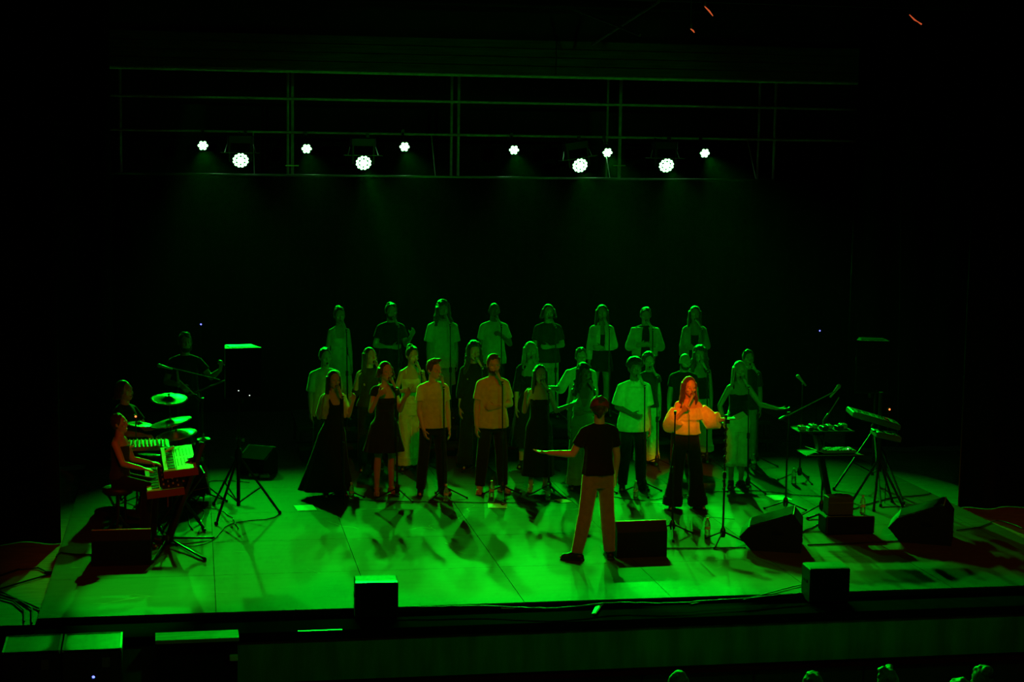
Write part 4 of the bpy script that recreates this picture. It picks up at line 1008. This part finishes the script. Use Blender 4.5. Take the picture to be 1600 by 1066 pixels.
MB().tube([gd*-.2+gu*.02, gn*-.2+Vector((-.12, .2, .35)), Vector((-.02, .18, .42)), Vector((.12, .05, .3)), gd*.12], .012, 6).build('strap', CABLEM, gr)

# column keyboard stand with two synthesizers
def column_stand(foot, top, label, arms, legs):
    f = Vector(foot); r = empty('keyboard_stand', f, 0, label, 'keyboard stand', 'column keyboard stands'); t = Vector(top)-f
    R_ = t.to_track_quat('Z', 'Y').to_matrix()
    MB().box(t*.5+Vector((0, 0, .03)), (.11, .07, t.length-.08), R_, bev=.015).build('column', STANDM, r)
    for a, b_ in arms: MB().tube([Vector(a)-f, Vector(b_)-f], .013, 6).build('support_arm', STANDM, r)
    for L in legs:
        e = Vector(L)-f; e.z = .018; l = MB().tube([(0, 0, .07), e], .013, 6).build('leg', STANDM, r)
        MB().lathe([(.018, -.017), (.02, 0), (.012, .018)], e, 8).build('rubber_foot', CABLEM, l)
    MB().lathe([(.06, 0.0), (.07, .03), (.05, .09)], (0, 0, .02), 12).build('base_hub', STANDM, r)
    return r
def synth(c, w, L, label, case=REDCASE, slots=True):
    """long axis runs away from the camera; the keys lie on the player's (left) side"""
    r = empty('synthesizer', c, .05, label, 'synthesizer', 'synthesizers on the column stand'); r.rotation_euler = (.06, -.10, .05)
    MB().box((0, 0, 0), (w, L, .07), bev=.008).build('body', BLACK, r)
    MB().box((0, -L/2-.006, -.005), (w+.01, .014, .085)).build('end_cheek', case, r); MB().box((0, L/2+.006, -.005), (w+.01, .014, .085)).build('end_cheek', case, r)
    n = 29; kw = (L-.02)/n; kl = w*.36
    for k in range(n):
        y = -L/2+.01+kw*(k+.5); MB().box((-w/2+kl/2+.005, y, .040), (kl, kw*.92, .014)).build('white_key', KEYW, r)
        if k % 7 not in (2, 6) and k < n-1: MB().box((-w/2+kl*.68, y+kw/2, .052), (kl*.6, kw*.55, .012)).build('black_key', KEYB, r)
    MB().box((w*.19, 0, .037), (w*.58, L*.97, .006)).build('panel', PANELM if slots else mat('dark_panel', (.05, .055, .05), .4), r)
    if slots:
        for q in range(5):
            for h_ in (-1, 1): MB().box((-w*.04+q*w*.105, h_*L*.2, .0415), (.010, L*.30, .004)).build('slider_slot', KEYB, r)
    else:
        for q in range(4):
            for s_ in range(9): MB().lathe([(.011, 0), (.009, .018)], (-w*.03+q*w*.13, -L*.42+s_*L*.105, .04), 8).build('knob', SILVER if (q+s_) % 2 else BLACKM, r)
    return r
PANELM = mat('bright_panel', (.75, .77, .75), .4)
topc = at_y(318, 690, KY+.1)
up_c = at_y(279, 720, KY+.35); lo_c = at_y(256, 752, KY+.1)
column_stand(kb, topc, 'thick black column stand leaning right under the two synthesizers', [(kb.lerp(topc, .85), up_c+Vector((-.1, .1, -.06))), (kb.lerp(topc, .6), lo_c+Vector((-.1, .1, -.06))), (kb.lerp(topc, .85), up_c+Vector((-.1, -.3, -.06))), (kb.lerp(topc, .6), lo_c+Vector((-.1, -.3, -.06)))],
             [at_z(333, 843), at_z(320, 876), at_z(238, 880), at_z(222, 838)])
synth(up_c, .37, 1.10, 'upper synthesizer with a bright slotted panel, on the column stand')
synth(lo_c, .40, 1.00, 'lower synthesizer with knobs and a dark red end, on the column stand', slots=False)
# mixer and its table behind
mx = at_y(231, 696, KY+1.35)
tb = empty('side_table', (mx.x, mx.y, 0), .05, 'dark narrow table behind the keyboard player carrying the mixer', 'table')
MB().box((0, 0, mx.z-.05), (.62, .34, .025)).build('tabletop', BLACK, tb)
for sx in (-1, 1):
    for sy in (-1, 1): MB().tube([(sx*.27, sy*.13, .0), (sx*.27, sy*.13, mx.z-.06)], .012, 6).build('leg', STANDM, tb)
mr = empty('mixer', (mx.x, mx.y, mx.z-.037), .05, 'small mixer with rows of bright knobs behind the keyboard player', 'mixer'); mr.rotation_euler = (.12, 0, .05); mr.scale = (1, 1.1, 1)
MB().box((0, 0, .03), (.50, .28, .06), bev=.006).build('case', SILVER, mr)
MB().box((0, 0, .062), (.47, .26, .004)).build('faceplate', mat('faceplate', (.2, .22, .2), .4), mr)
for i in range(10):
    for j in range(5): MB().lathe([(.011, 0), (.009, .022)], (-.21+i*.046, -.10+j*.05, .063), 8).build('knob', KEYW, mr)
for k, (a, b_) in enumerate((((198, 700), (209, 697)), ((258, 706), (272, 698)), ((278, 752), (292, 751)), ((274, 771), (284, 774)))):
    A_ = at_y(*a, KY+.1); B_ = at_y(*b_, KY+.1)
    tag(MB().box((A_+B_)/2, ((B_-A_).length, .05, .02), Matrix.Rotation(-math.atan2((B_-A_).z, (B_-A_).x), 3, 'Y'), bev=.004).build('effects_pedal', KEYW),
        ('small bright device beside the keyboard player chest', 'slim bright device leaning behind the upper synthesizer', 'small bright device right of the lower synthesizer', 'small bright device under the lower synthesizer')[k], 'device')
tag(MB().tube([(0, 0, -.18), (0, 0, .18)], .01, 6).build('red_tube', REDCASE, loc=at_y(262, 768, KY+.2)), 'short dark red tube upright below the lower synthesizer', 'tube')
# x-frame stand and bench behind
xs_ = empty('x_stand', (at_z(285, 800).x, KY+.8, 0), .1, 'black folding x-shaped stand behind the column stand', 'keyboard stand')
for s in (-1, 1):
    for dy in (-.2, .2): MB().tube([(s*.24, dy, .02), (-s*.24, dy, .68)], .014, 6).build('leg', STANDM, xs_)
    MB().tube([(s*.24, -.26, .02), (s*.24, .26, .02)], .016, 6).build('foot', STANDM, xs_)
    MB().tube([(s*.24, -.24, .68), (s*.24, .24, .68)], .014, 6).build('support_arm', STANDM, xs_)

# drum kit
DRUMS = mat('drum_shell_lacquer', (.03, .012, .012), .25, spec=.6); HEADM = mat('drum_head', (.25, .25, .24), .6)
DY = 22.2
def drum(c, r_, h, rot, label, name='drum', legs=0):
    R_ = Euler(rot).to_matrix(); r = empty(name, c, 0, label, 'drum', 'drums of the kit'); r.rotation_euler = rot
    MB().lathe([(r_, 0), (r_, h)], (0, 0, 0), 24).build('shell', DRUMS, r, False)
    for z in (0, h): MB().lathe([(r_+.004, -.012), (r_+.014, -.01), (r_+.014, .01), (r_+.004, .012)], (0, 0, z), 24).build('hoop', CHROME, r)
    MB().lathe([(r_-.004, 0), (r_-.004, .006)], (0, 0, h), 24).build('drumhead', HEADM, r)
    for k in range(6): a = k*PI/3; MB().tube([(math.cos(a)*(r_+.012), math.sin(a)*(r_+.012), 0), (math.cos(a)*(r_+.012), math.sin(a)*(r_+.012), h)], .005, 5).build('tension_rod', CHROME, r)
    for k in range(legs): a = k*2*PI/3+.5; MB().tube([(math.cos(a)*(r_+.02), math.sin(a)*(r_+.02), h*.6), (math.cos(a)*(r_+.03), math.sin(a)*(r_+.03), -c[2]+.01)], .008, 6).build('leg', CHROME, r)
    return r
kx = at_y(260, 700, DY).x
drum((kx+.12, DY-.15, .28), .27, .38, (0, PI/2-.2, 0), 'large bass drum lying on its side in the dark under the cymbals', 'bass_drum')
drum((kx-.18, DY-.30, .50), .18, .14, (0, 0, 0), 'shallow snare drum beside the drummer', 'snare_drum', 3)
drum((kx+.05, DY+.42, .30), .20, .36, (0, 0, 0), 'deep floor tom behind the bass drum', 'floor_tom', 3)
drum((kx+.22, DY+.02, .66), .14, .20, (-.1, -.3, 0), 'small rack tom above the bass drum', 'rack_tom')
def cymbal(px, py, Y, rad, tiltx, tilty, label, base=None):
    c = at_y(px, py, Y); b = base or Vector((c.x+.02, Y+.02, 0))
    s = empty('cymbal_stand', b, 0, 'chrome and black stand under the '+label, 'cymbal stand', 'cymbal stands')
    tripod(s, .26, .22, px*.1); e = c-b
    MB().tube([(0, 0, .16), (0, 0, e.z*.6), e+Vector((0, 0, .05))], .010, 8).build('pole', STANDM, s)
    MB().lathe([(.014, 0), (.016, .02), (.010, .035)], e+Vector((0, 0, .02)), 8).build('wing_nut', CHROME, s)
    o = empty('cymbal', c, 0, label, 'cymbal', 'cymbals of the kit'); o.rotation_euler = (tiltx, tilty, 0)
    MB().lathe([(rad, -.014), (rad*.8, -.006), (rad*.25, .006), (rad*.22, .012), (rad*.12, .026), (.008, .028), (.008, .026), (rad*.12, .023), (rad*.22, .009), (rad*.25, .003), (rad*.8, -.009)], (0, 0, 0), 36).build('disc', BRASS, o, True)
    for q in (.45, .6, .75, .9): MB().lathe([(rad*q, -.004-.010*(q-.3)), (rad*q+.002, -.002-.010*(q-.3)), (rad*q+.004, -.004-.010*(q-.3))], (0, 0, .003), 36).build('groove_ring', BRASS, o)
    return o
cymbal(264, 622, DY, .235, .20, 0, 'topmost round cymbal, seen as a bright ellipse')
cymbal(266, 659, DY-.25, .27, .05, -.22, 'middle cymbal tilted up to the right')
cymbal(275, 678, DY-.45, .26, .10, -.16, 'lower tilted cymbal just above the mixer')
cymbal(218, 662, DY-.1, .19, .02, .12, 'cymbal behind the head of the keyboard player')
cymbal(318, 685, DY-.3, .085, .10, -.05, 'smallest splash cymbal at the right of the kit')
# booms over the kit
b = Vector((at_y(278, 600, 22.9).x, 22.9, 0)); P1, P2 = at_y(246, 570, 22.6), at_y(344, 594, 22.9)
boom_stand(b, at_y(290, 581, 22.9).z, P1, P2, 'long boom arm slanting across the guitarist, above the cymbals', .4)
mic(P1+Vector((.03, -.03, -.01)), Vector((-.8, -.2, .25)), 'microphone on the left end of the long boom arm over the drums')
b = Vector((at_y(316, 640, 22.0).x, 21.9, 0)); P1, P2 = at_y(313, 625, 21.9), at_y(279, 593, 21.9)
boom_stand(b, P1.z, P1, P2, 'short bright boom arm slanting down over the topmost cymbal', .1, mat_=mat('bright_tube', (.85, .85, .85), .4, metal=.4))
mic(P2+Vector((0, -.02, -.06)), Vector((.1, -.2, -1)), 'microphone hanging above the topmost cymbal')
# pedals on the floor
for (x, y, w) in ((412, 745, 'beside the shadowed monitor'), (395, 743, 'left of the other pedal by the shadowed monitor')):
    q = at_z(x, y); r = empty('effects_pedal', q, .1, 'flat guitar pedal on the floor '+w, 'pedal', 'guitar pedals')
    MB().box((0, 0, .02), (.13, .20, .04), bev=.006).build('case', SILVER, r)
    MB().lathe([(.014, 0), (.012, .014)], (0, -.05, .04), 8).build('footswitch', CHROME, r)
# red and blue indicator lamps
for (x, y, Y, m_, l) in ((212, 651, 21.3, REDLED, 'tiny red light glowing behind the keyboard player'), (314, 507, 26.5, BLUELED, 'tiny blue light high in the dark at the left'),
                         (1281, 517, 26.5, BLUELED, 'tiny blue light high in the dark at the right'), (1390, 640, 20.9, REDLED, 'tiny red light on the upper keyboard at the right')):
    q = at_y(x, y, Y); r = empty('indicator_lamp', q, 0, l, 'lamp', 'tiny indicator lamps')
    MB().ell((0, 0, 0), (.012, .010, .012), 8, 6).build('bulb', m_, r)
    MB().box((0, .02, -.0), (.04, .03, .04)).build('housing', BLACKM, r)
    MB().tube([(0, .03, 0), (0, .03, -q.z)], .006, 6).build('post', BLACKM, r)

# ================================================================== RIGHT: CONTROLLER TABLE AND KEYBOARDS
rb = at_z(1299, 806); RY = rb.y
ctop = at_y(1274, 676, RY)
t1 = at_y(1285, 668, RY); t2 = at_y(1297, 706, RY-.05)
column_stand(rb, ctop, 'thick black column stand leaning left under the two equipment shelves', [(rb.lerp(ctop, .95), t1+Vector((.2, .1, -.03))), (rb.lerp(ctop, .75), t2+Vector((.2, .05, -.03)))], [at_z(1262, 812), at_z(1330, 800), at_z(1285, 830), at_z(1325, 822)])
def shelf(c, w, d, label, rz=-.03):
    r = empty('equipment_shelf', c, rz, label, 'shelf', 'shelves on the right column stand')
    MB().box((0, 0, 0), (w, d, .018), bev=.004).build('board', BLACK, r)
    MB().tube([(-w/2, -d/2, .012), (w/2, -d/2, .012)], .006, 6).build('edge', SATIN, r)
    MB().tube([(-w/2, d/2, .012), (w/2, d/2, .012)], .006, 6).build('edge', SATIN, r)
    return r
shelf(t1+Vector((0, 0, -.03)), .70, .36, 'upper black shelf crowded with small devices at the right')
shelf(t2+Vector((0, 0, -.02)), .72, .40, 'lower shelf holding the pad controller at the right')
pc_ = empty('pad_controller', t2+Vector((.08, -.02, .0)), -.03, 'flat controller with a grid of pads on the lower right shelf', 'controller')
MB().box((0, 0, .018), (.42, .24, .035), bev=.005).build('case', mat('controller_case', (.30, .32, .30), .4), pc_)
for i in range(10):
    for j in range(5): MB().box((-.18+i*.04, -.09+j*.045, .040), (.028, .030, .008)).build('pad', KEYW if (i*3+j) % 4 else BLACKM, pc_)
MB().lathe([(.008, 0), (.006, .008)], (.12, -.06, .045), 8).build('lit_button', WHITELED, pc_)
tag(MB().box((0, 0, 0), (.14, .16, .004), Euler((.1, .3, .4)).to_matrix()).build('folded_paper', PAPER, loc=t2+Vector((-.22, 0, .035))), 'white folded paper on the left end of the lower right shelf', 'paper')
rnd_ = random.Random(3)
for k in range(7):
    c = t1+Vector((-.28+k*.093, rnd_.uniform(-.08, .08), -.012)); w_, d_, h_ = rnd_.uniform(.06, .085), rnd_.uniform(.09, .14), rnd_.uniform(.035, .06)
    r = empty('effects_unit', c, rnd_.uniform(-.1, .1), ('leftmost small effects box on the upper right shelf', 'second small effects box from the left on the upper shelf', 'third small effects box from the left on the upper shelf', 'middle effects box on the upper right shelf', 'third effects box from the right on the upper shelf', 'second effects box from the right on the upper shelf', 'rightmost effects box on the upper right shelf')[k], 'effects unit', 'small effects boxes on the upper shelf')
    MB().box((0, 0, h_/2-.006), (w_, d_, h_), bev=.005).build('case', RIMM if k % 2 else SILVER, r)
    for q in range(3): MB().lathe([(.008, 0), (.006, .014)], (-w_*.3+q*w_*.3, d_*.2, h_-.006), 8).build('knob', CHROME, r)
# two keyboards on a vertical stand at the far right, seen end-on
kx_ = at_z(1373, 792); KYR = kx_.y+.05
r = empty('two_tier_stand', (kx_.x, KYR, 0), 0, 'upright black two-tier keyboard stand at the far right', 'keyboard stand')
zt_ = at_y(1373, 613, KYR).z
MB().tube([(0, 0, .45), (-.01, 0, zt_)], [.035, .03], 8).build('column', STANDM, r)
for a in (.6, 2.4, 4.2, 5.6): 
    l = MB().tube([(0, 0, .62), (.34*math.cos(a), .34*math.sin(a), .02)], .016, 8).build('leg', STANDM, r); MB().lathe([(.02, 0), (.022, .02), (.014, .03)], (.34*math.cos(a), .34*math.sin(a), .001), 8).build('rubber_foot', CABLEM, l)
k1 = at_y(1360, 652, KYR); k2 = at_y(1378, 668, KYR)
for c in (k1, k2): MB().tube([(0, 0, c.z-.06), (c.x-kx_.x-.15, -.08, c.z-.03)], .012, 6).build('support_arm', STANDM, r); MB().tube([(0, 0, c.z-.06), (c.x-kx_.x+.15, -.08, c.z-.05)], .012, 6).build('support_arm', STANDM, r)
def keyboard_r(c, w, d, rot, label):
    r = empty('keyboard', c, 0, label, 'keyboard', 'keyboards on the right stand'); r.rotation_euler = rot
    MB().box((0, 0, 0), (w, d, .07), bev=.01).build('body', mat('keyboard_body', (.20, .22, .20), .45), r)
    nk = 20
    for k in range(nk): MB().box((-w*.42+w*.84*(k+.5)/nk, -d*.18, .038), (w*.84/nk*.9, d*.5, .01)).build('white_key', mat('dim_keys', (.5, .5, .48), .4), r)
    for k in range(nk-1):
        if k % 7 not in (2, 6): MB().box((-w*.42+w*.84*(k+1)/nk, -d*.10, .047), (w*.84/nk*.5, d*.32, .01)).build('black_key', KEYB, r)
    return r
keyboard_r(k1+Vector((0, -.1, 0)), .66, .30, (.10, .28, -.05), 'upper keyboard sloping down to the right on the far right stand')
keyboard_r(k2+Vector((.05, -.02, -.10)), .34, .26, (.05, .22, -.05), 'small lower keyboard below the sloping one at the far right')
# low amplifier with a box on top
q = at_z(1329, 836)
r = empty('amplifier', (q.x, q.y+.15, 0), -.04, 'low wide black amplifier on the floor right of the front monitors', 'amplifier')
MB().box((0, 0, .115), (.60, .30, .21), bev=.012).build('cabinet', BLACK, r)
MB().box((0, -.152, .115), (.56, .01, .18), bev=.003).build('grille', GRILLE, r)
for s in (-1, 1): MB().tube([(s*.285, -.15, .02), (s*.285, -.15, .21)], .010, 6).build('corner_guard', RIMM, r)
MB().box((0, -.145, .222), (.58, .012, .006)).build('edge', SATIN, r)
r2 = empty('case', (q.x-.10, q.y+.17, .222), -.04, 'dark upright box standing on the low amplifier', 'box')
MB().box((0, 0, .11), (.31, .20, .22), bev=.008).build('body', mat('dull_case', (.07, .08, .07), .6), r2)
MB().tube([(-.05, 0, .222), (-.04, 0, .24), (.04, 0, .24), (.05, 0, .222)], .006, 6).build('handle', STANDM, r2)
MB().box((0, -.102, .15), (.29, .006, .01)).build('latch_strip', SATIN, r2)

# ================================================================== CABLES
def cable(px, label, r=.006, z=.010, wob=.02, seed=1, group='black cables on the floor', m=CABLEM):
    rn = random.Random(seed); P = [at_z(a, b) for a, b in px]; out = []
    for i in range(len(P)-1):
        n = 7
        for k in range(n):
            t = k/n; a = P[max(i-1, 0)]; b_ = P[i]; c = P[i+1]; d_ = P[min(i+2, len(P)-1)]
            p = .5*((2*b_) + (c-a)*t + (2*a-5*b_+4*c-d_)*t*t + (3*b_-a-3*c+d_)*t*t*t)
            out.append(Vector((p.x+rn.uniform(-wob, wob)*.3, p.y+rn.uniform(-wob, wob)*.3, z)))
    out.append(Vector((P[-1].x, P[-1].y, z)))
    return tag(MB().tube(out, r, 6).build('cable', m, smooth=True), label, 'cable', group)
cable([(620, 951), (700, 950), (760, 949), (850, 953), (900, 950), (960, 944), (1040, 945), (1120, 940), (1180, 936), (1250, 929)], 'long cable along the front edge between the two box loudspeakers', .008, .012, .05, 1)
cable([(1160, 940), (1200, 929), (1230, 921), (1255, 915)], 'pair of short cables curving up to the right box loudspeaker', .006, .012, .02, 2)
cable([(240, 845), (300, 855), (335, 843), (360, 820), (420, 812), (437, 803)], 'cable running from the column stand to the left speaker stand legs', .006, .01, .03, 3)
cable([(285, 790), (305, 760), (340, 752), (390, 755)], 'cable on the floor behind the left speaker stand', .006, .01, .06, 4)
cable([(290, 800), (330, 795), (360, 808), (372, 828)], 'cable curling near the left speaker stand base', .006, .01, .05, 5)
cable([(300, 830), (292, 790), (310, 770), (300, 750)], 'cable going back from the column stand', .006, .01, .05, 6)
cable([(310, 835), (318, 800), (300, 770), (322, 745)], 'second cable going back from the column stand', .006, .01, .05, 16)
cable([(145, 868), (120, 868), (95, 865), (88, 872)], 'cable leaving the left monitor towards the stage edge', .008, .01, .03, 7)
cable([(1042, 858), (1090, 858), (1165, 857)], 'straight cable between the two front monitors', .008, .01, .02, 8)
cable([(1262, 853), (1330, 850), (1400, 847), (1420, 845)], 'straight cable between the right monitors', .009, .01, .02, 9)
cable([(1240, 838), (1270, 825), (1285, 815)], 'cable from the wedge monitor to the column stand', .008, .01, .03, 10)
cable([(1495, 830), (1530, 825), (1560, 815), (1600, 828)], 'cable leaving the far right monitor', .007, .01, .03, 11)
cable([(1330, 797), (1390, 780), (1440, 775), (1454, 772)], 'cable running from the amplifier to the right curtain', .008, .01, .03, 12)
cable([(560, 782), (640, 785), (720, 786), (790, 787), (870, 784)], 'cable along the floor in front of the choir, left half', .006, .01, .04, 13)
cable([(960, 778), (1010, 783), (1060, 776), (1110, 770), (1180, 768), (1250, 775), (1300, 777)], 'cable along the floor in front of the choir, right half', .006, .01, .04, 14)
cable([(780, 785), (785, 790), (792, 786), (788, 782), (780, 786)], 'small coil of cable on the paper sheet', .005, .012, .01, 15)
for i, pts in enumerate((((0, 930), (30, 938), (62, 952), (66, 975)), ((0, 925), (25, 936), (50, 952), (50, 975)), ((0, 935), (20, 940), (38, 955), (38, 972)), ((0, 921), (40, 909), (78, 898)), ((0, 900), (30, 890), (60, 888), (76, 896)))):
    P = [at_z(a, b_, -.05) for a, b_ in pts]
    tag(MB().tube([Vector((p.x, p.y, -.045)) for p in P], .009, 6).build('cable', CABLEM), ('thick cable curving off the left front corner', 'second thick cable curving off the left front corner', 'third cable curving off the left front corner', 'cable crossing the side floor to the plug at the far left', 'upper cable leading to the plug at the far left')[i], 'cable', 'cables on the left side floor')
q = at_z(76, 897, -.05)
tag(MB().box((q.x, q.y, -.035), (.09, .06, .04), bev=.01).build('plug', BLACKM), 'black plug where two cables meet at the far left', 'plug')
for i, (pts, l) in enumerate(((((783, 951), (800, 951), (812, 950)), 'crumpled silvery tape on the apron left of centre'), (((830, 952), (845, 951), (856, 952)), 'second piece of silvery tape on the apron near the centre'), (((928, 960), (935, 948), (942, 944)), 'bright strip of tape hanging over the apron edge at the centre'), (((1078, 944), (1090, 941), (1108, 939)), 'bright tape on the apron right of the centre'))):
    P = [at_z(a, b_, -.05) for a, b_ in pts]
    tag(MB().tube([Vector((p.x, p.y, -.045)) for p in P], [(.022, .006), (.03, .010), (.018, .006)], 6).build('tape', mat('silver_tape', (.7, .75, .7), .35), ), l, 'tape', 'silver tape on the apron')

# ================================================================== CASES AND STEP IN FRONT OF THE STAGE
for i, (cx_, cy_, w_, l) in enumerate(((54, 998, .50, 'flat lid of the road case at the far left front, leftmost of two'), (147, 994, .52, 'flat lid of the road case right of the leftmost one'))):
    z_ = .0; q = at_z(cx_, cy_, z_); q.y = 15.9
    r = empty('road_case', (q.x, q.y, -1.65), .02, l, 'case', 'road cases below the stage edge'); hh = 1.65+z_
    MB().box((0, 0, hh/2-.01), (w_, .54, hh-.02), bev=.01).build('body', mat('case_laminate', (.05, .055, .05), .5), r)
    MB().box((0, 0, hh-.008), (w_-.03, .51, .014)).build('lid', mat('case_lid', (.10, .13, .10), .45, noise=.15, scale=10), r)
    for sx in (-1, 1):
        MB().box((sx*(w_/2-.008), 0, hh-.004), (.018, .54, .016)).build('edge_trim', SILVER, r); MB().box((0, sx*.26, hh-.004), (w_, .018, .016)).build('edge_trim', RIMM, r)
    MB().box((.12, -.272, hh-.12), (.07, .012, .09)).build('latch', STEEL, r)
z_ = -.02; q = at_z(308, 988, z_); q.y = 16.06
r = empty('wooden_step', (q.x, q.y, -1.65), .015, 'worn light wooden step against the stage front at the left', 'step')
MB().box((0, 0, 1.65+z_-.02), (.76, .26, .035)).build('tread', LIGHTWOOD, r)
MB().box((0, .03, (1.62+z_)/2), (.74, .05, 1.60+z_)).build('riser_board', BLACK, r)
q2 = at_y(365, 1029, r.location.y-.05)
tag(MB().box((0, 0, 0), (.08, .05, .06), bev=.008).build('junction_box', KEYW, loc=(q2.x, r.location.y-.03, q2.z)), 'small pale box fixed low at the right end of the wooden step', 'box')
tag(MB().box((0, 0, 0), (.42, .02, .008)).build('metal_strip', SILVER, loc=(at_z(497, 973, -.06).x, 16.205, -.062)), 'thin bright strip on the apron edge left of the box loudspeaker', 'strip')
# low barrier and the audience
yb = 15.85; zb_ = at_y(800, 1053, yb).z
br = empty('audience_barrier', (7.6, yb, -1.65), 0, 'low wooden barrier with a brown top rail in front of the stage', 'barrier')
MB().box((0, 0, (1.65+zb_)-.03), (13.4, .09, .05)).build('top_rail', mat('barrier_wood', (.20, .003, .003), 1.0, noise=.3, scale=6, stretch=(.3, 4, 4), spec=.0), br)
for k in range(12): MB().box((-6.2+k*1.13, .02, (1.60+zb_)/2), (1.11, .04, 1.60+zb_)).build('panel', mat('barrier_panel', (.06, .02, .015), .7, noise=.2, scale=4), br)
for i, (px, py, hr, l) in enumerate(((1060, 1050, ('short', 'brown'), 'short-haired audience member, leftmost head at the bottom edge'), (1270, 1051, ('short', 'black'), 'audience member with dark short hair, second head at the bottom'), (1388, 1047, ('quiff', 'brown'), 'audience member with tousled hair, third head at the bottom'),
                             (1500, 1060, ('short', 'brown'), 'audience member barely showing at the bottom, left of the tallest'), (1536, 1041, ('bun', 'brown'), 'audience member with a hair bun, tallest head at the bottom right'))):
    t = at_y(px, py, (13.6, 13.8, 13.6, 13.1, 13.7)[i]); k_ = .98
    person(Vector((t.x, t.y, t.z-1.76)), 1.74, PI+.1, l, sex='mf'[i % 2], hair=hr, voxel=.012, top=T(kind='tee', c='charcoal', hem=.85), bottom=T(kind='trousers', c='black'), sing=False, group='audience heads at the bottom edge')
q = at_y(146, 1058, 14.5); r = empty('indicator_lamp', q, 0, 'tiny blue light at the bottom left in the audience', 'lamp', 'tiny indicator lamps')
MB().ell((0, 0, 0), (.012, .010, .010), 8, 6).build('bulb', BLUELED, r); MB().tube([(0, 0, -.01), (0, 0, -1.65-q.z)], .02, 6).build('post', BLACKM, r)

# ================================================================== HAZE
hz_ = MB().box((4.2, 24.2, 2.25), (17, 15.4, 5.5)).build('haze', mat('tmp', (1, 1, 1)))
hm = bpy.data.materials.new('stage_haze'); hm.use_nodes = True; nt = hm.node_tree; nt.nodes.clear()
vo = nt.nodes.new('ShaderNodeVolumeScatter'); vo.inputs['Density'].default_value = HAZE; vo.inputs['Anisotropy'].default_value = .55; vo.inputs['Color'].default_value = (.9, .9, .9, 1)
om = nt.nodes.new('ShaderNodeOutputMaterial'); nt.links.new(vo.outputs[0], om.inputs['Volume'])
hz_.data.materials.clear(); hz_.data.materials.append(hm); tag(hz_, 'thin stage haze filling the air around the lights', 'haze', kind='stuff')
